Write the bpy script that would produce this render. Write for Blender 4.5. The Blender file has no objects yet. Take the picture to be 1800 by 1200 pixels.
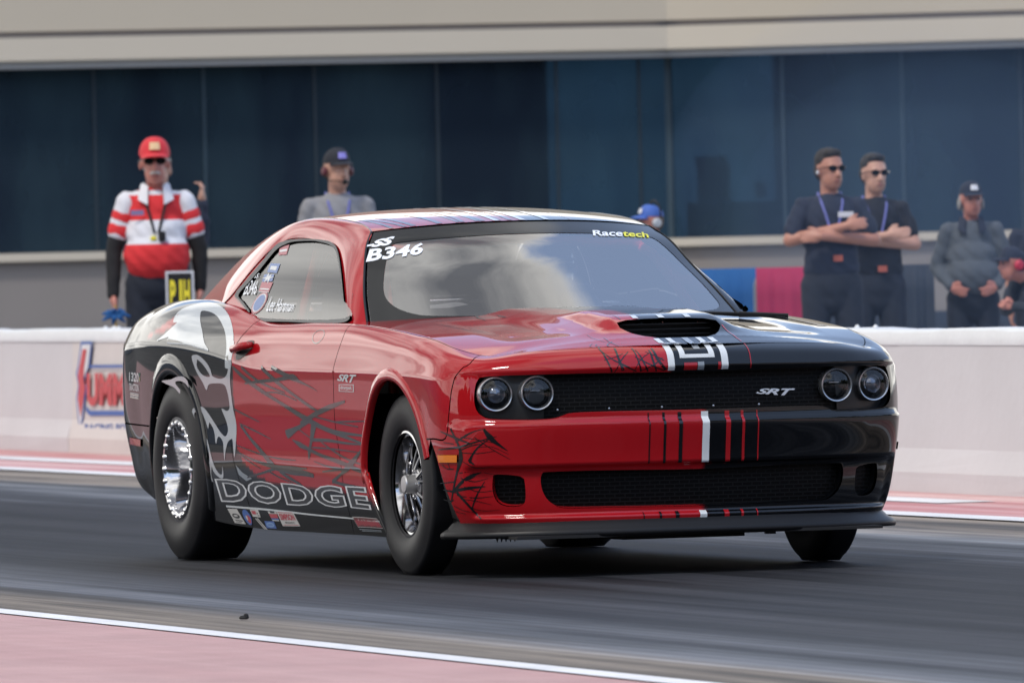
import bpy, bmesh, math, random
import numpy as np
from mathutils import Vector, Matrix, geometry
random.seed(7); RNG=np.random.default_rng(5)
SC=bpy.context.scene; COL=SC.collection
# ---------- camera ----------
CAMP=dict(f=18003.7,loc=(38.1733,-13.295,1.21869),yaw=2.81678,pitch=-.00791,roll=-.02373)
cd=bpy.data.cameras.new('camera'); cam=bpy.data.objects.new('camera',cd); COL.objects.link(cam); SC.camera=cam
_y,_p,_r=CAMP['yaw'],CAMP['pitch'],CAMP['roll']
_dv=np.array([math.cos(_p)*math.cos(_y),math.cos(_p)*math.sin(_y),math.sin(_p)])
_rv=np.cross(_dv,[0,0,1]); _rv/=np.linalg.norm(_rv); _uv=np.cross(_rv,_dv)
_c,_s=math.cos(_r),math.sin(_r); _r2=_c*_rv+_s*_uv; _u2=-_s*_rv+_c*_uv
_M=Matrix(((_r2[0],_u2[0],-_dv[0],0),(_r2[1],_u2[1],-_dv[1],0),(_r2[2],_u2[2],-_dv[2],0),(0,0,0,1)))
cam.matrix_world=Matrix.Translation(Vector(CAMP['loc']))@_M
cd.sensor_width=36; cd.lens=CAMP['f']/1800*36; cd.clip_start=1; cd.clip_end=3000
cd.dof.use_dof=True; cd.dof.focus_distance=38.6; cd.dof.aperture_fstop=11
# ---------- world ----------
SUN_DIR=Vector((.48,-.58,1.08)).normalized()
wd=bpy.data.worlds.new("World"); SC.world=wd; wd.use_nodes=True
nt=wd.node_tree; nt.nodes.clear(); N=nt.nodes.new; L=nt.links.new
out=N('ShaderNodeOutputWorld'); bg=N('ShaderNodeBackground'); bg.inputs[1].default_value=.14
sky=N('ShaderNodeTexSky'); sky.sky_type='NISHITA'; sky.sun_disc=False
sky.sun_elevation=math.asin(SUN_DIR.z); sky.sun_rotation=math.atan2(SUN_DIR.x,SUN_DIR.y); sky.dust_density=1.2
tc=N('ShaderNodeTexCoord'); sx=N('ShaderNodeSeparateXYZ'); L(tc.outputs['Generated'],sx.inputs[0])
def M_(op,a,b=None,c=None):
    n=N('ShaderNodeMath'); n.operation=op
    for i,v in enumerate((a,b,c)):
        if v is None: continue
        if isinstance(v,(int,float)): n.inputs[i].default_value=v
        else: L(v,n.inputs[i])
    return n.outputs[0]
zz=M_('MAXIMUM',sx.outputs[2],0.0); den=M_('ADD',zz,.16)
px_=M_('DIVIDE',sx.outputs[0],den); py_=M_('DIVIDE',sx.outputs[1],den)
cv=N('ShaderNodeCombineXYZ'); L(px_,cv.inputs[0]); L(py_,cv.inputs[1])
no=N('ShaderNodeTexNoise'); no.inputs['Scale'].default_value=1.1; no.inputs['Detail'].default_value=9; no.inputs['Roughness'].default_value=.55; no.inputs['Distortion'].default_value=.25
L(cv.outputs[0],no.inputs['Vector'])
no2=N('ShaderNodeTexNoise'); no2.inputs['Scale'].default_value=2.6; no2.inputs['Detail'].default_value=6; L(cv.outputs[0],no2.inputs['Vector'])
def SS(v,a,b_,to=1.):
    n=N('ShaderNodeMapRange'); n.interpolation_type='SMOOTHSTEP'; n.inputs['From Min'].default_value=a; n.inputs['From Max'].default_value=b_; n.inputs['To Max'].default_value=to; L(v,n.inputs['Value']); return n.outputs[0]
# a cloud bank covers one half of the upper sky and ends in a ragged edge; banks of cloud low down behind the car, clearer ahead of it
edge=M_('MULTIPLY',M_('MINIMUM',M_('MAXIMUM',M_('SUBTRACT',.31,py_),-.20),.22),M_('MULTIPLY',SS(zz,.20,.36),1.0))
low=M_('MULTIPLY',SS(zz,.25,.14,.20),SS(sx.outputs[0],.2,-.5))
low2=M_('MULTIPLY',M_('MULTIPLY',SS(zz,.60,.38,.17),SS(sx.outputs[1],.12,-.04)),SS(sx.outputs[0],.1,-.4))
low=M_('MAXIMUM',low,low2)
azb=M_('MULTIPLY',SS(sx.outputs[0],-.1,.6),-.16)
cl=M_('ADD',M_('ADD',M_('ADD',no.outputs['Fac'],edge),low),azb)
cm=N('ShaderNodeMapRange'); cm.interpolation_type='SMOOTHSTEP'; cm.inputs['From Min'].default_value=.47; cm.inputs['From Max'].default_value=.58; L(cl,cm.inputs['Value'])
cr=N('ShaderNodeValToRGB'); e=cr.color_ramp.elements; e[0].position=.5; e[0].color=(17.,16.6,15.8,1); e[1].position=.76; e[1].color=(2.4,2.5,2.8,1)
L(M_('ADD',M_('MULTIPLY',M_('SUBTRACT',cl,M_('MULTIPLY',low,1.)),.75),M_('MULTIPLY',no2.outputs['Fac'],.35)),cr.inputs[0])
mx=N('ShaderNodeMixRGB'); L(cm.outputs[0],mx.inputs[0]); veil=N('ShaderNodeMixRGB'); veil.inputs[0].default_value=.50; veil.inputs[2].default_value=(7.0,9.2,14.,1); L(sky.outputs[0],veil.inputs[1]); L(veil.outputs[0],mx.inputs[1]); L(cr.outputs[0],mx.inputs[2])
L(mx.outputs[0],bg.inputs[0]); L(bg.outputs[0],out.inputs[0])
# ---------- sun ----------
sd=bpy.data.lights.new('sun','SUN'); sun=bpy.data.objects.new('sun',sd); COL.objects.link(sun)
sd.energy=2.0; sd.angle=math.radians(9); sd.color=(1,.95,.88); sun.rotation_euler=SUN_DIR.to_track_quat('Z','Y').to_euler(); sun.location=(0,0,30)
# ---------- output ----------
SC.view_settings.view_transform='Standard'; SC.view_settings.look='None'; SC.view_settings.gamma=1; SC.view_settings.exposure=0
SC.cycles.max_bounces=8; SC.cycles.transparent_max_bounces=12; SC.cycles.use_denoising=True
SC.cycles.volume_step_rate=2
# ---- body surfaces (car frame: x forward from front axle, y left, z up) ----
def herm(K, Pts, t, brk=None):
    """non-uniform Catmull-Rom through Pts[k] at knots K, t array; brk: knot index with a crease"""
    K=np.asarray(K,float); Pts=np.asarray(Pts,float); t=np.asarray(t,float)
    n=len(K); m=np.zeros_like(Pts); d=(Pts[1:]-Pts[:-1])/(K[1:]-K[:-1]).reshape((-1,)+(1,)*(Pts.ndim-1))
    h=(K[1:]-K[:-1])
    m[0]=d[0]; m[-1]=d[-1]
    for i in range(1,n-1): m[i]=(d[i-1]*h[i]+d[i]*h[i-1])/(h[i]+h[i-1])
    ml=m.copy()
    if brk is not None:
        c=.72
        ml[brk]=c*d[brk-1]+(1-c)*m[brk]; m[brk]=c*d[brk]+(1-c)*m[brk]
    i=np.clip(np.searchsorted(K,t,side='right')-1,0,n-2)
    return i,(t-K[i])/(h[i]),h[i],Pts[i],Pts[i+1],m[i],ml[i+1]
def hev(K,Pts,t,brk=None):
    i,u,h,p0,p1,m0,m1=herm(K,Pts,t,brk)
    sh=(-1,)+(1,)*(p0.ndim-1)
    u=u.reshape(sh);h=h.reshape(sh)
    return (2*u**3-3*u**2+1)*p0+(u**3-2*u**2+u)*h*m0+(-2*u**3+3*u**2)*p1+(u**3-u**2)*h*m1
def row(x,y,z): return np.stack([np.array(x,float),np.array(y,float),np.array(z,float)],-1)
# stations nose -> tail (index 0 nose .. 16 tail centre)
L4=row([.95,.925,.855,.770,.62,.35,0,-.6,-1.2,-1.9,-2.4,-2.95,-3.5,-3.82,-3.98,-4.05,-4.06],
       [0,.40,.72,.862,.932,.950,.950,.945,.945,.945,.956,.965,.945,.905,.83,.55,0],
       [.775,.775,.773,.772,.775,.783,.792,.798,.803,.818,.876,.915,.912,.895,.885,.88,.88])
L3=row([.960,.935,.863,.779,.63,.35,0,-.6,-1.2,-1.9,-2.4,-2.95,-3.5,-3.88,-4.03,-4.10,-4.12],
       [0,.41,.73,.872,.938,.942,.938,.931,.931,.932,.936,.944,.928,.895,.82,.55,0],
       [.62,.62,.62,.62,.625,.63,.63,.63,.63,.63,.63,.63,.63,.64,.65,.65,.65])
L2=row([.936,.912,.843,.760,.62,.35,0,-.6,-1.2,-1.9,-2.4,-2.95,-3.5,-3.84,-3.98,-4.05,-4.06],
       [0,.41,.725,.862,.920,.934,.935,.933,.933,.933,.933,.938,.916,.88,.81,.55,0],
       [.44,.44,.44,.44,.44,.44,.44,.44,.44,.44,.44,.44,.44,.44,.44,.44,.44])
L1=row([.926,.902,.830,.738,.595,.35,0,-.6,-1.2,-1.9,-2.4,-2.95,-3.5,-3.74,-3.87,-3.94,-3.96],
       [0,.40,.70,.83,.885,.910,.915,.914,.914,.914,.917,.918,.895,.86,.78,.52,0],
       [.25,.25,.25,.25,.25,.25,.222,.238,.25,.272,.285,.29,.29,.29,.29,.29,.29])
L0=row([.910,.886,.805,.705,.57,.33,0,-.6,-1.2,-1.9,-2.4,-2.95,-3.5,-3.62,-3.72,-3.78,-3.80],
       [0,.40,.68,.80,.862,.89,.90,.90,.90,.90,.90,.90,.87,.83,.75,.5,0],
       [.175,.175,.175,.175,.175,.165,.145,.143,.143,.145,.16,.20,.24,.24,.24,.24,.24])
L5=row([.928,.898,.825,.738,.60,.34,0,-.6,-1.2,-1.9,-2.4,-2.95,-3.5,-3.80,-3.95,-4.02,-4.03],
       [0,.39,.70,.825,.892,.918,.918,.914,.912,.912,.910,.905,.885,.85,.77,.54,0],
       [.845,.842,.835,.832,.845,.875,.90,.918,.925,.932,.975,1.015,1.01,.99,.975,.96,.955])
L6=row([.868,.838,.765,.675,.55,.32,0,-.6,-1.2,-1.9,-2.4,-2.95,-3.5,-3.78,-3.90,-3.97,-3.98],
       [0,.38,.665,.768,.825,.853,.862,.868,.862,.862,.83,.79,.775,.74,.66,.50,0],
       [.880,.876,.864,.853,.876,.916,.945,.978,.985,.988,1.048,1.083,1.075,1.05,1.03,1.01,1.01])
def _mir(L):
    R=L.copy(); R[:,1]*=-1
    return np.concatenate([R[::-1],L[1:]])
_d=np.concatenate([[0],np.cumsum(np.linalg.norm(np.diff(L4[:,:2],axis=0),axis=1))])
SK=np.concatenate([-_d[::-1],_d[1:]])         # signed station knots, s<0 = right side
SM=_d[-1]
def _deckc(s):  # centre line point for station s>=0
    x6=np.interp(s,_d,L6[:,0]); sc=_d[3]
    b=np.clip(s/sc,0,1)
    xc=x6+.05*4*b*(1-b)*(b<1)+0*s
    zc=np.interp(xc,[-4.0,-3.7,-3.2,-2.6,-2,-1.2,-.6,-.3,0,.3,.6,.75,.868],[1.01,1.05,1.075,1.07,1.03,1.01,1.005,.995,.978,.958,.932,.910,.880])
    return xc,zc
L7=L6.copy()
for _i in range(17):
    _xc,_zc=_deckc(_d[_i:_i+1]); L7[_i]=L6[_i]+.12*(np.array([_xc[0],0,_zc[0]*.5+L6[_i,2]*.5])-L6[_i])
LV=np.stack([_mir(L) for L in (L0,L1,L2,L3,L4,L5,L6,L7)])      # level, station, 3
VK=np.array([0,.10,.29,.47,.62,.72,.82,.92])
VM=.82
def W(s,v):
    s=np.atleast_1d(np.asarray(s,float)); v=np.atleast_1d(np.asarray(v,float))
    G=hev(SK,LV.transpose(1,0,2),np.clip(s,-SM,SM))   # n,8,3
    i,u,h,_,_,_,_=herm(VK,np.zeros((8,3)),np.clip(v,0,VM))
    n=np.arange(len(s)); d=(G[:,1:]-G[:,:-1])/(VK[1:]-VK[:-1])[None,:,None]
    hh=VK[1:]-VK[:-1]; m=np.zeros_like(G); m[:,0]=d[:,0]; m[:,-1]=d[:,-1]
    for k in range(1,7): m[:,k]=(d[:,k-1]*hh[k]+d[:,k]*hh[k-1])/(hh[k]+hh[k-1])
    ml=m.copy(); c=.75; k=4
    ml[:,k]=c*d[:,k-1]+(1-c)*m[:,k]; m[:,k]=c*d[:,k]+(1-c)*m[:,k]
    u=u[:,None];h=h[:,None]
    P=(2*u**3-3*u**2+1)*G[n,i]+(u**3-2*u**2+u)*h*m[n,i]+(-2*u**3+3*u**2)*G[n,i+1]+(u**3-u**2)*h*ml[n,i+1]
    # sculpted nose: shelf under the grille, flat bumper face, undercut intake
    z=P[:,2]; a_=np.abs(s)
    dd=.022*sst(.578,.600,z)*sst(.80,.765,z)*sst(1.10,.93,a_)+.030*sst(.432,.402,z)*sst(.222,.246,z)*sst(.975,.885,a_)
    P[:,0]-=dd; P[:,1]-=dd*.35*np.sign(P[:,1])*sst(.55,.85,np.abs(P[:,1]))
    return P
def sst(a,b,x):
    t=np.clip((x-a)/(b-a),0,1); return t*t*(3-2*t)
def T(s,a):
    """top deck: s signed station, a 0 centre .. 1 shoulder ring"""
    s=np.atleast_1d(np.asarray(s,float)); a=np.atleast_1d(np.asarray(a,float))
    R=W(s,np.full(len(s),VM)); xc,zc=_deckc(np.abs(s))
    x=xc+(R[:,0]-xc)*np.maximum(a,0)**1.6; y=R[:,1]*a
    z=zc+(R[:,2]-zc)*np.maximum(a,0)**2.4
    ay=np.abs(y)
    # hood power dome and the hollows beside it
    fx=sst(.80,.45,x)*sst(-1.0,-.6,x)
    z=z+.024*fx*sst(.40,.24,ay)
    z=z-.012*sst(.62,.40,x)*sst(-.35,-.1,x)*sst(.34,.44,ay)*sst(.70,.58,ay)
    # scoop cowl
    z=z+.030*sst(.70,.50,x)*sst(-.1,.25,x)*sst(.30,.20,ay)
    # trunk spoiler lip
    z=z+.035*sst(-3.72,-3.93,x)*sst(.72,.62,ay)
    return np.stack([x,y,z],-1)
def SG(x,z,off=0.):
    """side glass / greenhouse side sheet of the RIGHT side; x,z -> point"""
    x=np.atleast_1d(np.asarray(x,float)); z=np.atleast_1d(np.asarray(z,float))
    y=-.87+.62*(z-.95)-.018*np.sin(np.pi*np.clip((z-.93)/.45,0,1))+.01
    y=y-off*.85
    return np.stack([x,y,z-off*.5*0],-1)
# greenhouse curves (right side), A window edge, C crest, B inner edge
GA=np.array([(-.84,0,.985),(-1.0,0,1.06),(-1.157,0,1.137),(-1.42,0,1.241),(-1.62,0,1.295),(-1.86,0,1.32),(-2.19,0,1.333),(-2.36,0,1.318),(-2.475,0,1.272),(-2.56,0,1.19),(-2.63,0,1.103),(-2.70,0,1.06)])
GA=SG(GA[:,0],GA[:,2])
GC=np.array([(-.80,-.835,.985),(-.955,-.795,1.08),(-1.12,-.735,1.18),(-1.28,-.675,1.28),(-1.42,-.637,1.335),(-1.70,-.612,1.378),(-2.05,-.604,1.398),(-2.35,-.605,1.388),(-2.55,-.62,1.345),(-2.72,-.665,1.262),(-2.83,-.735,1.15),(-2.90,-.77,1.07)])
GB=np.array([(-.785,-.785,.985),(-.93,-.748,1.085),(-1.07,-.70,1.185),(-1.19,-.65,1.285),(-1.29,-.595,1.346),(-1.55,-.57,1.387),(-2.0,-.56,1.410),(-2.35,-.56,1.40),(-2.68,-.58,1.351),(-2.95,-.61,1.275),(-3.16,-.655,1.175),(-3.30,-.71,1.075)])
_gk=np.arange(12.)
def GH(t,w):
    """pillar and rail strip: t 0..11 along, w 0 window edge,1 crest,2 inner edge"""
    t=np.atleast_1d(np.asarray(t,float)); w=np.atleast_1d(np.asarray(w,float))
    a=hev(_gk,GA,t);c=hev(_gk,GC,t);b=hev(_gk,GB,t)
    u=(w/2)[:,None]
    # round crest: quadratic bezier pulled out to pass near c
    m=c*1.55-(a+b)*.275
    return (1-u)**2*a+2*u*(1-u)*m+u*u*b
def WS(s,t):
    """windshield: s -1..1 across (right negative), t 0 bottom..1 top"""
    s=np.atleast_1d(np.asarray(s,float)); t=np.atleast_1d(np.asarray(t,float))
    e=hev(_gk[:5],GB[:5],t*4)
    q=np.minimum(np.abs(s),1.)
    xb=e[:,0]+(.30-.12*t)*(1-q**2.2); zb=e[:,2]+(.0+.030*t)*(1-q**2.2)+.006*(1-q**2)*(1-t)
    return np.stack([xb,-e[:,1]*s,zb],-1)
def RF(s,t):
    """roof: t 0..1 front to rear (curve B index 4..8)"""
    s=np.atleast_1d(np.asarray(s,float)); t=np.atleast_1d(np.asarray(t,float))
    e=hev(_gk,GB,4+t*4); q=np.minimum(np.abs(s),1.)
    k=np.clip(1-t*2.2,0,1)**1.5
    xb=e[:,0]+(.18*k-.10*np.clip((t-.6)/.4,0,1))*(1-q**2.2); zb=e[:,2]+.032*(1-q**2.4)
    return np.stack([xb,-e[:,1]*s,zb],-1)
def BL(s,t):
    s=np.atleast_1d(np.asarray(s,float)); t=np.atleast_1d(np.asarray(t,float))
    e=hev(_gk,GB,8+t*3); q=np.minimum(np.abs(s),1.)
    return np.stack([e[:,0]-.10*(1-q**2.2),-e[:,1]*s,e[:,2]+.030*(1-t)*(1-q**2.2)],-1)
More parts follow.
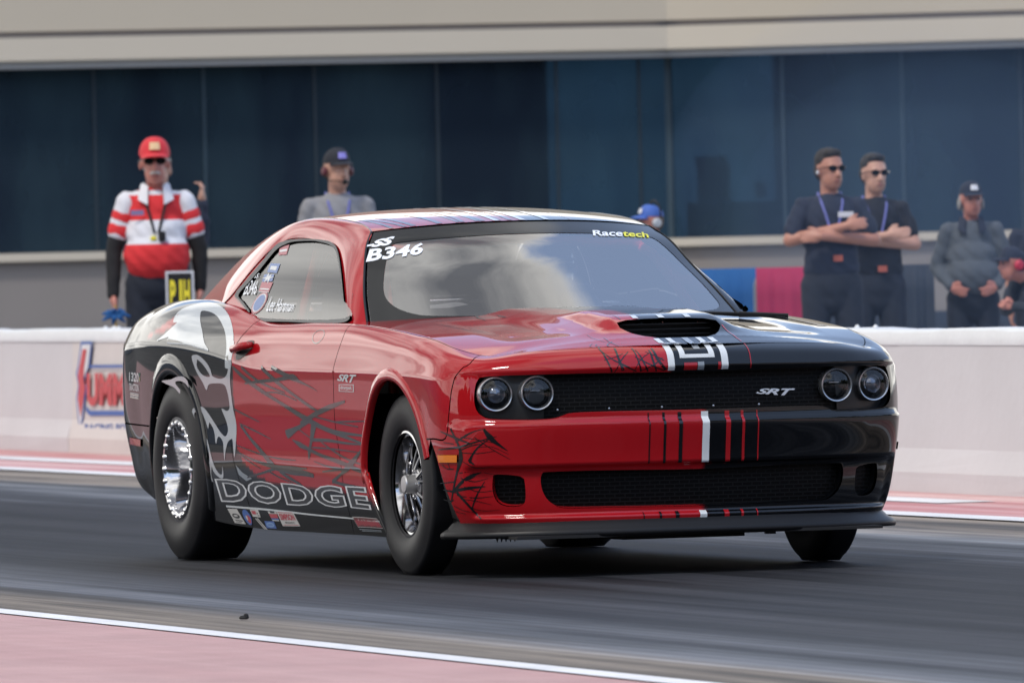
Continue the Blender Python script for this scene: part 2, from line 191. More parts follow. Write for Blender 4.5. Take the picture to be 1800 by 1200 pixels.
# ---- outlines in surface coordinates
TR={'band': [(-0.0623,0.6182),(-0.404,0.6235),(-0.6702,0.6262),(-0.8378,0.624),(-0.8717,0.6098),(-0.8829,0.5801),(-0.8854,0.5353),(-0.8759,0.4971),(-0.8474,0.4711),(-0.8005,0.4602),(-0.6653,0.4552),(-0.5705,0.4581),(-0.5311,0.4688),(-0.4918,0.4774),(-0.3332,0.4791),(-0.0666,0.4771)],'mouth': [(-0.0603,0.2486),(-0.3278,0.2535),(-0.5697,0.2535),(-0.6153,0.2464),(-0.623,0.1995),(-0.6086,0.1572),(-0.5767,0.1266),(-0.5291,0.112),(-0.3355,0.109),(-0.0627,0.1051)],'fog': [(-0.8021,0.2481),(-0.7052,0.2388),(-0.6905,0.2135),(-0.6976,0.1491),(-0.7213,0.1272),(-0.7785,0.1261),(-0.8138,0.1444),(-0.8263,0.1843),(-0.819,0.2346)],'doorF': [(-2.3963,0.7836),(-2.3941,0.7368),(-2.3949,0.7031),(-2.4242,0.6329),(-2.432,0.5863),(-2.4681,0.4519),(-2.4019,0.3081),(-2.3863,0.2077),(-2.3642,0.1082),(-2.3419,0.0342)],'doorR': [(-3.6962,0.7598),(-3.7524,0.6979),(-3.7918,0.6563),(-3.8213,0.5858),(-3.8712,0.5051),(-3.882,0.3896),(-3.8433,0.254),(-3.7831,0.1368),(-3.7056,0.0607)],'bump': [(-0.9327,0.7053),(-0.9591,0.6776),(-0.9801,0.6389),(-0.9951,0.5994),(-1.0073,0.5596),(-1.0236,0.4772),(-1.0593,0.3862),(-1.1735,0.3822)],'spat': [(-1.2095,0.3815),(-1.1657,0.3254),(-1.1191,0.215),(-1.0741,0.1219),(-1.0458,0.059)],'qbump': [(-5.0729,0.3986),(-5.2705,0.4094),(-5.3995,0.4176),(-5.4955,0.4281)],'hoodseam': [(-0.8524,1.1224),(-0.998,1.036),(-1.1378,1.0059),(-1.3443,1.0058),(-1.5272,1.0),(-1.678,1.021),(-1.8395,1.0),(-1.9314,1.0035),(-2.181,0.9197),(-2.5951,0.7718)],'scoop': [(-1.0175,0.2673),(-1.0438,0.2073),(-1.0567,0.0959),(1.0509,0.0797),(1.0224,0.2325),(0.9864,0.2549),(0.93,0.2386),(0.8628,0.2028),(0.7817,0.1451),(0.7633,0.0666),(-0.7817,0.1867),(-0.8666,0.2026),(-0.9368,0.2349)],'marker': [(-1.1359,0.3236),(-0.9829,0.3248),(-0.9883,0.2964),(-1.1336,0.2957)],'rmarker': [(-5.3753,0.3587),(-5.2155,0.3528),(-5.2271,0.3203),(-5.3997,0.3275)],'handle': [(-3.7394,0.6315),(-3.7284,0.6763),(-3.5874,0.7034),(-3.5554,0.6879),(-3.6047,0.6581),(-3.699,0.6275)],'fuel': [(-2.725,0.7328)],'dlo': [(-0.8535,0.9854),(-1.0068,1.0691),(-1.1974,1.1604),(-1.3737,1.2341),(-1.5108,1.2806),(-1.619,1.3021),(-1.7259,1.3122),(-1.9447,1.3202),(-2.1807,1.321),(-2.3201,1.313),(-2.3905,1.295),(-2.441,1.2234),(-2.5018,1.1586),(-2.5544,1.1005),(-2.4445,1.0744),(-2.2893,1.039),(-2.1296,1.0038),(-2.1093,0.9908),(-1.7028,0.9869)],'glass': [(-0.8889,0.9989),(-1.0369,1.0782),(-1.2213,1.165),(-1.3874,1.2319),(-1.5109,1.2715),(-1.6406,1.2945),(-1.791,1.3068),(-1.9278,1.3127),(-2.1594,1.3115),(-2.2613,1.3009),(-2.3374,1.2783),(-2.3921,1.1998),(-2.4468,1.1466),(-2.4984,1.098),(-2.3921,1.0719),(-2.2337,1.0342),(-2.0899,1.0038)],'blackarea': [(-4.2914,0.82),(-4.0451,0.7589),(-3.8379,0.6789),(-3.7788,0.6005),(-3.8092,0.5063),(-3.8185,0.3893),(-3.7814,0.3191),(-3.7127,0.2648),(-3.5604,0.2019),(-3.3403,0.1695),(-2.9549,0.167),(-2.5745,0.1702),(-2.2775,0.1661),(-1.9825,0.1596),(-1.8971,0.1068),(-1.9084,0.0),(-3.856,0.0),(-4.1988,0.0294),(-4.7151,0.0),(-5.4299,0.0722),(-5.4889,0.2888),(-5.4955,0.4899),(-5.4561,0.6911),(-5.3774,0.7839)],'redpatch': [(-5.0079,0.6333),(-4.8334,0.6724),(-4.7235,0.7264),(-4.73,0.7539),(-4.6446,0.7168),(-4.6445,0.6816),(-4.788,0.6473)],'head': [(-4.8027,0.618),(-4.7167,0.6481),(-4.6304,0.6921),(-4.6851,0.6927),(-4.7348,0.7224),(-4.7531,0.7536),(-4.6913,0.7788),(-4.5607,0.802),(-4.3627,0.8026),(-4.1562,0.7865),(-3.9846,0.7564),(-3.8587,0.7102),(-3.8011,0.6604),(-3.7902,0.6218),(-3.802,0.5948),(-3.8803,0.589),(-3.8644,0.6248),(-3.8993,0.6679),(-3.9844,0.7114),(-4.1426,0.748),(-4.294,0.7622),(-4.4463,0.7586),(-4.3856,0.733),(-4.2566,0.6868),(-4.1651,0.6428),(-4.0864,0.6191),(-4.2115,0.6181),(-4.3572,0.619),(-4.6475,0.614),(-4.6461,0.6344)],'eye': [(-4.3155,0.5942),(-4.2426,0.6006),(-4.1752,0.5954),(-4.1132,0.5844),(-4.0778,0.5713),(-4.0656,0.558),(-3.9669,0.5544),(-3.8866,0.5636),(-3.8442,0.5842),(-3.8288,0.6243),(-3.8654,0.6762),(-3.8103,0.6815),(-3.791,0.6422),(-3.8017,0.598),(-3.8292,0.559),(-3.8348,0.5113),(-3.8261,0.4712),(-3.7936,0.4182),(-3.8037,0.343),(-3.8298,0.286),(-3.8484,0.3588),(-3.8695,0.3627),(-3.9151,0.3508),(-3.9533,0.3095),(-3.9749,0.2709),(-3.9842,0.3507),(-4.0492,0.3747),(-4.0827,0.3421),(-4.1055,0.3978),(-4.1661,0.4298),(-4.1824,0.4039),(-4.214,0.4331),(-4.2572,0.4625),(-4.3212,0.4679),(-4.3663,0.4547),(-4.3553,0.4383),(-4.3911,0.4488),(-4.3816,0.4699),(-4.3172,0.4776),(-4.2317,0.4764),(-4.1603,0.4551),(-4.0771,0.4194),(-4.0115,0.3901),(-3.9487,0.3746),(-3.9108,0.3972),(-3.9311,0.4326),(-3.9862,0.4733),(-3.9232,0.4677),(-3.8765,0.4757),(-3.8762,0.5103),(-3.9012,0.5379),(-3.9489,0.5426),(-4.0258,0.5409),(-4.1235,0.5356),(-4.166,0.5212),(-4.2046,0.5387),(-4.2663,0.5586),(-4.3,0.5767)],'eyehole': [(-4.248,0.5893),(-4.1777,0.5809),(-4.1167,0.5653),(-4.0982,0.5547),(-4.1693,0.554),(-4.2267,0.5619),(-4.2605,0.5758)],'tooth': [(-4.2056,0.3666),(-4.182,0.3374),(-4.1613,0.2991),(-4.1275,0.2438),(-4.0812,0.2009),(-4.0314,0.1911),(-4.0118,0.2406),(-4.0118,0.1862),(-4.0394,0.1675),(-4.1055,0.1828),(-4.1494,0.2107),(-4.1603,0.238),(-4.1798,0.188),(-4.1694,0.1447),(-4.1977,0.1662),(-4.2043,0.2099),(-4.1878,0.2631),(-4.1846,0.2988),(-4.2004,0.333)],'archband': [(-4.7223,0.5357),(-4.5912,0.5394),(-4.5054,0.5456),(-4.4123,0.5483),(-4.3546,0.5399),(-4.3445,0.5254),(-4.3962,0.5351),(-4.4715,0.5381),(-4.5279,0.5333),(-4.4681,0.5175),(-4.4785,0.5101),(-4.5491,0.5229),(-4.6554,0.5293)],'greyband': [(-3.8206,0.2496),(-3.7403,0.2109),(-3.6203,0.1831),(-3.705,0.1672),(-3.7972,0.1986)],'whiteline': [(-4.0378,0.0567),(-3.3913,0.0654),(-2.7745,0.0679),(-2.1748,0.0696),(-1.9642,0.0753)],'dodge': [(-4.1432,0.165),(-2.0886,0.2001),(-2.0467,0.1182),(-4.0936,0.0685)],'srt': [(-2.3651,0.6061),(-2.1127,0.607),(-2.1344,0.5746),(-2.3777,0.584)],'srtg': [(0.2441,0.5477),(0.4115,0.5435),(0.4079,0.5152),(0.2421,0.5289)],'dragpak': [(-2.3632,0.5708),(-2.1636,0.5717),(-2.1763,0.5441),(-2.3749,0.5453)],'traction': [(-5.3138,0.5539),(-5.1582,0.5517),(-5.2087,0.4925),(-5.3348,0.4958)],'st1': [(-4.0269,0.0492),(-3.893,0.0527),(-3.7971,0.0087),(-3.9487,0.0073)],'st2': [(-3.8456,0.0531),(-3.7346,0.0555),(-3.6839,0.0086),(-3.7766,0.0075)],'st3': [(-3.7126,0.0574),(-3.5968,0.06),(-3.5735,0.0368),(-3.681,0.0359)],'st4': [(-3.6572,0.0319),(-3.6173,0.0331),(-3.5,0.0003),(-3.5424,0.0)],'st5': [(-3.4673,0.0592),(-3.3465,0.0619),(-3.3217,0.0314),(-3.4157,0.0303)],'st6': [(-3.5296,0.0267),(-3.3983,0.0289),(-3.3719,0.0061),(-3.5078,0.005)],'st7': [(-3.3455,0.0638),(-3.1176,0.0697),(-3.042,0.0198),(-3.281,0.016)],'st8': [(-2.3253,0.0758),(-1.9977,0.0869),(-1.9324,0.0429),(-2.2679,0.0337)],'st9': [(-2.2563,0.0275),(-1.9717,0.0335),(-1.9624,0.0236),(-2.2523,0.0162)],'archF': [(-1.8822,0.0),(-1.9321,0.0664),(-1.9867,0.1349),(-2.0347,0.1924),(-2.0724,0.2495)],'k_door': [[(-3.7761,0.5973,0.0112),(-3.5756,0.5654,0.0179),(-3.2068,0.5052,0.0134),(-2.8306,0.4424,0.0223),(-2.5149,0.4014,0.0156),(-2.0735,0.3847,0.0078)],[(-3.6624,0.6063,0.01),(-3.4132,0.5675,0.01),(-3.1003,0.5357,0.0056)],[(-3.397,0.6201,0.0145),(-3.2215,0.5791,0.0179),(-2.9868,0.5303,0.0123),(-2.7755,0.4883,0.0145),(-2.6891,0.4746,0.0067)],[(-3.2586,0.6228,0.0145),(-3.0064,0.5903,0.0179),(-2.7872,0.5647,0.0067),(-2.6606,0.5448,0.0022)],[(-3.636,0.5574,0.0056),(-3.4114,0.5722,0.0112),(-3.1737,0.5812,0.0112),(-2.9592,0.5924,0.0179),(-2.8736,0.5756,0.0033)],[(-2.9231,0.426,0.0156),(-2.7377,0.4587,0.0201),(-2.5273,0.4879,0.0201),(-2.3109,0.5107,0.0089)],[(-3.1236,0.399,0.0089),(-3.0839,0.3862,0.038),(-2.9692,0.4065,0.0201),(-2.7856,0.4363,0.0089)],[(-2.7407,0.427,0.067),(-2.7586,0.3947,0.0536),(-2.7797,0.3487,0.029),(-2.8043,0.3087,0.0335),(-2.8123,0.2887,0.0089)],[(-2.8309,0.4393,0.0134),(-2.6052,0.4086,0.0156),(-2.4017,0.3873,0.0156),(-2.0846,0.3536,0.0078)],[(-2.762,0.3653,0.0134),(-2.5358,0.3636,0.0123),(-2.3103,0.3554,0.0089),(-2.062,0.3511,0.0045)],[(-3.0253,0.3636,0.0045),(-2.9215,0.3444,0.0223),(-2.83,0.3318,0.0156),(-2.65,0.3068,0.0134),(-2.4064,0.2832,0.0179),(-2.0796,0.2504,0.0089)],[(-2.0962,0.3374,0.0056),(-2.2019,0.2949,0.0246),(-2.299,0.2652,0.029),(-2.3971,0.2383,0.0112),(-2.5264,0.2054,0.0156)],[(-2.6484,0.3595,0.0045),(-2.5128,0.331,0.0078),(-2.2919,0.294,0.0078),(-2.0723,0.2745,0.0056)],[(-3.7384,0.4185,0.0134),(-3.597,0.3641,0.0156),(-3.4571,0.3167,0.0223),(-3.3271,0.2645,0.0335),(-3.2405,0.2432,0.0112)],[(-3.802,0.3141,0.0056),(-3.5818,0.2798,0.01),(-3.3071,0.2533,0.0201),(-3.0291,0.2513,0.0179),(-2.8449,0.2524,0.0045)],[(-3.6838,0.187,0.0089),(-3.4353,0.2218,0.0112),(-3.2379,0.2509,0.0156)],[(-3.3084,0.2494,0.0223),(-3.0805,0.2356,0.0268),(-2.8974,0.2326,0.0246),(-2.7631,0.2251,0.0156)],[(-3.2211,0.2321,0.0156),(-3.092,0.2055,0.0179),(-2.9624,0.1845,0.0112),(-2.8804,0.1628,0.0056)],[(-3.7999,0.3394,0.0033),(-3.4589,0.3027,0.0067),(-3.2044,0.2878,0.0067),(-2.9855,0.2834,0.0033)],[(-3.7498,0.4236,0.0045),(-3.5503,0.3974,0.0067),(-3.3153,0.3638,0.0033)],[(-3.8334,0.4766,0.0045),(-3.6639,0.4542,0.0067),(-3.4795,0.4296,0.0033)],[(-2.7616,0.3356,0.0056),(-2.4678,0.3314,0.0056),(-2.131,0.3211,0.0033)],[(-2.6434,0.2428,0.0045),(-2.4825,0.2518,0.0089),(-2.3239,0.2567,0.0067)],[(-2.51,0.207,0.0112),(-2.3016,0.196,0.0134),(-2.0562,0.1943,0.0067)],[(-3.4284,0.5327,0.0045),(-3.1939,0.5352,0.0056),(-2.95,0.5096,0.0045)],[(-2.4471,0.4352,0.0045),(-2.2661,0.4376,0.0056),(-2.0605,0.4401,0.0033)],[(-2.716,0.4526,0.0056),(-2.4697,0.435,0.0056),(-2.1532,0.4178,0.0045)],[(-3.791,0.3068,0.0067),(-3.6314,0.2714,0.0078),(-3.4765,0.2375,0.0033)],[(-2.9462,0.4053,0.0045),(-2.8309,0.3812,0.0056),(-2.7391,0.3621,0.0033)],[(-3.3626,0.2281,0.0089),(-3.2538,0.2075,0.0067),(-3.0546,0.1846,0.0045)],[(-2.7453,0.2827,0.0033),(-2.5687,0.265,0.0067),(-2.3909,0.2576,0.0089)],[(-2.2549,0.2627,0.0134),(-2.1462,0.2521,0.0089),(-2.0375,0.2424,0.0067)]],'k_bumper': [[(-1.0949,0.4121,0.0035),(-0.9986,0.3916,0.0105),(-0.8982,0.3667,0.0044)],[(-1.0169,0.4248,0.0105),(-0.993,0.3918,0.0122),(-0.9689,0.3531,0.014),(-0.9662,0.3139,0.0297),(-1.0,0.2619,0.0122),(-1.042,0.2051,0.0105),(-1.0822,0.1456,0.0061)],[(-1.1294,0.3436,0.0035),(-0.982,0.353,0.0087),(-0.8855,0.3732,0.0061),(-0.7945,0.3948,0.0017)],[(-0.9902,0.3724,0.0052),(-0.927,0.3994,0.0078),(-0.884,0.4161,0.0035),(-0.837,0.4254,0.0017)],[(-0.8439,0.4222,0.0087),(-0.8207,0.3921,0.0227),(-0.7949,0.3684,0.0122),(-0.7535,0.3377,0.0017)],[(-0.918,0.2974,0.0174),(-0.9018,0.3204,0.0087),(-0.871,0.3532,0.007),(-0.8276,0.3823,0.0026)],[(-0.9176,0.3007,0.014),(-0.8926,0.2873,0.0035)],[(-1.0472,0.1891,0.0122),(-0.974,0.2241,0.0122),(-0.918,0.2423,0.0157),(-0.861,0.2593,0.0026)],[(-1.04,0.1911,0.0105),(-0.9367,0.1999,0.0122),(-0.854,0.2051,0.0026)],[(-1.0286,0.186,0.014),(-0.9825,0.1532,0.0131),(-0.9427,0.1176,0.0122),(-0.902,0.0704,0.007)],[(-1.0351,0.186,0.0087),(-1.1338,0.1925,0.0044)],[(-0.9438,0.1138,0.0061),(-0.9123,0.1593,0.0078),(-0.8549,0.2227,0.0026)],[(-1.1503,0.1543,0.0026),(-1.081,0.149,0.0061),(-1.0581,0.1561,0.0035)],[(-0.9729,0.3401,0.0044),(-0.9029,0.3601,0.0044),(-0.8593,0.3663,0.0026)],[(-0.9561,0.3925,0.0026),(-0.8697,0.383,0.0026),(-0.782,0.3648,0.0013)],[(-0.9631,0.3336,0.0026),(-0.8725,0.3301,0.0026),(-0.8024,0.3388,0.0013)],[(-0.9576,0.3008,0.0026),(-0.8861,0.2741,0.0026),(-0.8129,0.2796,0.0013)],[(-0.9895,0.2556,0.0026),(-0.8883,0.2609,0.0026),(-0.8091,0.247,0.0013)],[(-1.0263,0.173,0.0026),(-0.907,0.1625,0.0035),(-0.8275,0.1681,0.0013)],[(-1.005,0.1598,0.0026),(-0.9011,0.149,0.0026),(-0.8404,0.1344,0.0013)],[(-0.9566,0.1251,0.0026),(-0.8841,0.1092,0.0026),(-0.8086,0.1119,0.0013)],[(-0.8847,0.393,0.0026),(-0.8024,0.3388,0.0026),(-0.745,0.3044,0.0013)],[(-1.0758,0.371,0.0026),(-1.0026,0.3657,0.0035)],[(-1.1143,0.2872,0.0044),(-1.0747,0.2713,0.0035),(-1.0225,0.2714,0.0035)],[(-1.0667,0.3005,0.0052),(-1.0513,0.2694,0.0052)],[(-1.1585,0.2164,0.0026),(-1.0231,0.2241,0.0035)],[(-0.9675,0.2052,0.0026),(-0.8848,0.1851,0.0026),(-0.8169,0.1906,0.0013)],[(-0.9824,0.2367,0.0035),(-0.9032,0.2233,0.0026),(-0.8386,0.2349,0.0013)],[(-0.871,0.3532,0.0017),(-0.815,0.3556,0.0017),(-0.7507,0.3244,0.0013)],[(-1.0663,0.1317,0.0026),(-0.9961,0.11,0.0026),(-0.9125,0.1017,0.0017)],[(-1.0737,0.1093,0.0026),(-0.9889,0.0942,0.0026)]],'k_header': [[(-0.3929,0.82,0.0052),(-0.3779,0.7137,0.0078),(-0.3473,0.6258,0.0061)],[(-0.3258,0.789,0.0087),(-0.3266,0.7103,0.0087),(-0.305,0.6332,0.0122)],[(-0.3849,0.7572,0.0035),(-0.3545,0.7009,0.0052),(-0.3009,0.6598,0.0078),(-0.2493,0.6267,0.0035)],[(-0.3371,0.6254,0.0035),(-0.3139,0.6884,0.0052),(-0.2796,0.747,0.0035)],[(-0.2575,0.7803,0.007),(-0.2511,0.7058,0.0052),(-0.2322,0.6261,0.007)],[(-0.2484,0.7605,0.0035),(-0.2283,0.6843,0.007),(-0.2047,0.6252,0.0061)],[(-0.1939,0.7558,0.007),(-0.1869,0.6825,0.0087),(-0.1702,0.624,0.0052)],[(-0.1792,0.7722,0.0087),(-0.1691,0.6914,0.0122),(-0.1339,0.6316,0.0105)],[(-0.258,0.7062,0.0035),(-0.2049,0.6649,0.0052),(-0.1399,0.6274,0.0044)],[(-0.2113,0.7416,0.0035),(-0.1811,0.7133,0.0044),(-0.1419,0.6806,0.0052)],[(-0.2622,0.6227,0.0026),(-0.2386,0.6848,0.0044),(-0.2003,0.7269,0.0035)],[(-0.3821,0.692,0.0035),(-0.3334,0.7107,0.0035),(-0.3031,0.7343,0.0026)],[(-0.2297,0.6305,0.0035),(-0.1774,0.6638,0.0052),(-0.1479,0.6954,0.0035)]],'k_hood': [[(-0.7185,0.5744,0.0036),(-0.4185,0.9182,0.0071)],[(-0.6701,0.5904,0.0043),(-0.4234,0.8677,0.0057)],[(-0.7363,0.4422,0.0057),(-0.4029,0.7987,0.0085)],[(-0.8482,0.4096,0.0036),(-0.6072,0.5279,0.0064),(-0.3977,0.7233,0.0064)],[(-0.9632,0.4312,0.0021),(-0.7504,0.481,0.0036),(-0.6148,0.4528,0.0028)],[(-1.1492,0.2222,0.0028),(-1.0566,0.2185,0.0071)],[(-2.307,0.4379,0.0028),(-2.0795,0.5127,0.0128),(-1.9434,0.5329,0.0057)],[(-2.1248,0.4074,0.0057),(-1.9784,0.4248,0.0114)]]}
WQ={'b346': [(-0.9953,0.7192),(-0.6867,0.7429),(-0.6976,0.6282),(-0.9943,0.5919)],'ss': [(-1.0105,0.8149),(-0.8509,0.8738),(-0.8514,0.7503),(-1.0029,0.7311)],'race': [(0.4262,0.8333),(0.664,0.8448),(0.6133,0.7568),(0.397,0.7572)],'tech': [(0.6591,0.84),(0.8642,0.8362),(0.8218,0.7549),(0.6162,0.7586)],'lee': [(-2.0589,1.0906),(-1.671,1.0693),(-1.6448,1.0294),(-2.0104,1.0313)],'b346s': [(-2.4869,1.1608),(-2.3417,1.1568),(-2.2667,1.1007),(-2.4467,1.0987)],'sss': [(-2.4685,1.1863),(-2.3764,1.1858),(-2.3617,1.1671),(-2.4521,1.1676)],'fl1': [(-2.3157,1.2281),(-2.1754,1.2252),(-2.1468,1.1867),(-2.2892,1.1922)],'fl2': [(-2.283,1.1527),(-2.125,1.1495),(-2.1075,1.1074),(-2.2562,1.1108)],'fl3': [(-2.3073,1.183),(-2.1694,1.1822),(-2.1435,1.1543),(-2.283,1.1527)],'fl4': [(-2.334,1.2946),(-2.2184,1.3028),(-2.1677,1.2622),(-2.2749,1.2607)],'rnd': [(-2.1646,1.0664)]}
ENV={'wallx': {'bare0': -27.973,'bare1': -26.598,'joint': -10.643,'sign_blue': [[[-27.657,0.745],[-27.346,0.746],[-27.432,0.584],[-27.468,0.57],[-27.594,0.479],[-27.527,0.442],[-27.622,0.27],[-27.707,0.117],[-27.754,0.117],[-27.832,0.364],[-27.76,0.45],[-27.815,0.535],[-27.763,0.583]],[[-27.466,0.589],[-25.68,0.597],[-25.681,0.579],[-27.468,0.57]],[[-27.586,0.318],[-27.449,0.285],[-25.708,0.298],[-25.711,0.266],[-27.461,0.252],[-27.559,0.275]]],'sign_white': [[[-27.624,0.726],[-27.387,0.727],[-27.475,0.575],[-27.633,0.479],[-27.566,0.441],[-27.644,0.289],[-27.728,0.145],[-27.792,0.364],[-27.713,0.45],[-27.768,0.531],[-27.724,0.583]]],'sign_red': [[[-27.604,0.693],[-27.487,0.693],[-27.577,0.565],[-27.593,0.489],[-27.551,0.441],[-27.649,0.308],[-27.703,0.241],[-27.769,0.364],[-27.721,0.45],[-27.754,0.517],[-27.692,0.593]]],'ummit': [[-27.503,0.535],[-26.019,0.54],[-26.039,0.326],[-27.524,0.316]],'racing': [[-27.583,0.196],[-25.606,0.213],[-25.611,0.158],[-27.588,0.139]],'blobs': [[-11.619,0.12,0.83,0.014],[-11.32,0.12,0.83,0.014],[-27.476,0.12,0.826,0.02],[-27.244,0.12,0.826,0.02],[-27.121,0.12,0.826,0.02]]},'bA': [-59.771,-0.192,0.0],'bB': [-57.98,20.783,0.0],'bC': [-54.574,26.195,0.0],'mu': [[2.135,4.286,6.459,8.656,10.875,12.893,14.08,15.227,16.329,17.448,18.689,19.908,20.754],[1.165,2.374,3.565]],'bright': [[8],[0,1]],'inside': [[0,13.91,15.386,1.42,1.692,'t','desk_front',0],[0,14.76,15.261,1.412,1.573,'d','chair_back',-0.1],[0,14.499,14.76,1.42,1.509,'p','paper_sheet',-0.1],[0,14.675,14.885,1.778,1.822,'t','desk_lamp',0],[0,14.25,14.267,1.795,1.962,'g','lit_sign',-0.1],[0,16.701,17.909,1.359,1.725,'t','desk_front',0],[0,17.679,17.909,1.964,3.074,'d','inner_post',0.6],[1,0.088,1.222,1.37,1.753,'g','green_counter',0],[1,0.198,0.529,1.759,2.132,'d','seated_figure_shape',0],[1,0.204,0.517,2.104,2.209,'t','seated_cap_shape',-0.1],[1,0.806,0.911,1.787,1.937,'p','paper_sheet',-0.1],[0,15.329,15.386,1.631,3.186,'t','inner_column',0],[1,1.615,1.701,1.463,3.018,'d','inner_column',0]],'people': {'official': [[-28.938,6.758,0.02],-0.2746,2.111],'headset': [[-28.54,7.937,0.02],-0.2246,2.027],'folded1': [[-23.716,9.728,0.02],-0.2046,1.903],'folded2': [[-25.029,10.528,0.02],-0.2046,1.878],'greyman': [[-25.292,11.313,0.02],-0.3246,1.68],'bluecap': [[-27.854,9.974,0.02],-1.4246,1.583],'hidden': [[-30.368,7.211,0.02],-0.3246,2.081],'bent': [[-22.31,10.768,0.02],-1.3246,1.5],'edge': [[-27.013,12.472,0.02],-0.3246,1.62]},'board': [[-28.41,6.758,1.05],-0.3246],'ribbon': [[-28.647,6.369,0.918],-0.3246],'barr': [[[-32.408,12.118,0.02],-0.3246,0.84,'b','crowd barricade draped in blue cloth,just right of the windshield pillar',0.15,0.8],[[-31.319,12.219,0.02],-0.3246,0.46,'r','crowd barricade draped in deep red cloth,left of the men with folded arms',0.0,1.0],[[-30.063,12.815,0.02],-0.3246,0.48400000000000004,'d','crowd barricade with dark panel,right of the men with folded arms',0.0,0.6]],'smoke': [[[-38.373,16.336,1.9],[3.2,2.4,1.5],0.022],[[-19.747,8.979,1.3],[1.8,1.3,1.1],0.02]]}
CRUMB=[4.235,-2.871,0.0]
# ---------- generic helpers ----------
def tag(o,label=None,cat=None,group=None,kind=None):
    for k,v in (('label',label),('category',cat),('group',group),('kind',kind)):
        if v: o[k]=v
    return o
def empty(name,loc=(0,0,0),rz=0,**k):
    o=bpy.data.objects.new(name,None); COL.objects.link(o); o.location=loc; o.rotation_euler[2]=rz; o.empty_display_size=.2
    return tag(o,**k)
def mobj(name,V,F,mat,parent=None,smooth=True,normals=None,mi=None,attr=None):
    me=bpy.data.meshes.new(name); V=np.asarray(V,float)
    me.from_pydata([tuple(v) for v in V.tolist()],[],[tuple(int(i) for i in f) for f in F])
    for m in (mat if isinstance(mat,(list,tuple)) else [mat]): me.materials.append(m)
    if mi is not None: me.polygons.foreach_set('material_index',np.asarray(mi,np.int32))
    me.polygons.foreach_set('use_smooth',[smooth]*len(me.polygons))
    if attr is not None:
        a=me.attributes.new('blk','FLOAT','POINT'); a.data.foreach_set('value',np.asarray(attr,np.float32))
    me.update()
    if normals is not None: me.normals_split_custom_set_from_vertices([tuple(n) for n in np.asarray(normals).tolist()])
    o=bpy.data.objects.new(name,me); COL.objects.link(o)
    if parent is not None: o.parent=parent
    return o
class MB:
    def __init__(s): s.V=[];s.F=[];s.I=[]
    def add(s,V,F,mi=0):
        n=len(s.V); s.V+= [tuple(map(float,v)) for v in V]; s.F+=[tuple(int(i)+n for i in f) for f in F]; s.I+=[mi]*len(F)
    def box(s,c,d,mi=0,R=None,bev=0):
        x,y,z=[a/2 for a in d]
        if bev:
            bm=bmesh.new(); bmesh.ops.create_cube(bm,size=1); bmesh.ops.scale(bm,vec=d,verts=bm.verts)
            bmesh.ops.bevel(bm,geom=bm.edges[:],offset=bev,segments=2,affect='EDGES',profile=.5)
            V=[v.co[:] for v in bm.verts]; bm.verts.index_update(); F=[[v.index for v in f.verts] for f in bm.faces]; bm.free()
        else:
            V=[(i*x,j*y,k*z) for i in(-1,1) for j in(-1,1) for k in(-1,1)]
            F=[(0,1,3,2),(4,6,7,5),(0,4,5,1),(2,3,7,6),(0,2,6,4),(1,5,7,3)]
        V=np.array(V)
        if R is not None: V=V@np.array(R).T
        s.add(V+np.array(c),F,mi)
    def tube(s,pts,r,n=10,mi=0,cap=True):
        pts=np.array(pts,float); r=np.broadcast_to(np.array(r,float),(len(pts),)); V=[];F=[]
        prev=None
        for i,p in enumerate(pts):
            t=pts[min(i+1,len(pts)-1)]-pts[max(i-1,0)]; t/=np.linalg.norm(t)+1e-12
            a=np.array([0,0,1.]) if abs(t[2])<.9 else np.array([1.,0,0])
            if prev is not None: a=prev
            b=np.cross(t,a); b/=np.linalg.norm(b)+1e-12; a=np.cross(b,t); prev=a
            for k in range(n):
                q=2*math.pi*k/n; V.append(p+r[i]*(math.cos(q)*a+math.sin(q)*b))
        for i in range(len(pts)-1):
            for k in range(n): F.append((i*n+k,i*n+(k+1)%n,(i+1)*n+(k+1)%n,(i+1)*n+k))
        if cap: F.append(tuple(range(n))[::-1]); F.append(tuple(range((len(pts)-1)*n,len(pts)*n)))
        s.add(V,F,mi)
    def lathe(s,prof,n=48,c=(0,0,0),axis='y',mi=0,closed=False):
        V=[];F=[];m=len(prof)
        for k in range(n):
            q=2*math.pi*k/n
            for r,h in prof:
                if axis=='y': V.append((c[0]+r*math.cos(q),c[1]+h,c[2]+r*math.sin(q)))
                elif axis=='x': V.append((c[0]+h,c[1]+r*math.cos(q),c[2]+r*math.sin(q)))
                else: V.append((c[0]+r*math.cos(q),c[1]+r*math.sin(q),c[2]+h))
        for k in range(n):
            for i in range(m-(0 if closed else 1)):
                j=(i+1)%m; k2=(k+1)%n
                F.append((k*m+i,k*m+j,k2*m+j,k2*m+i))
        s.add(V,F,mi)
    def build(s,name,mat,parent=None,smooth=True,angle=None):
        o=mobj(name,s.V,s.F,mat,parent,smooth,mi=s.I)
        bm=bmesh.new(); bm.from_mesh(o.data); bmesh.ops.recalc_face_normals(bm,faces=bm.faces[:])
        if smooth:
            for ed in bm.edges:
                if len(ed.link_faces)==2 and ed.calc_face_angle(0)>math.radians(angle or 38): ed.smooth=False
        bm.to_mesh(o.data); bm.free()
        return o
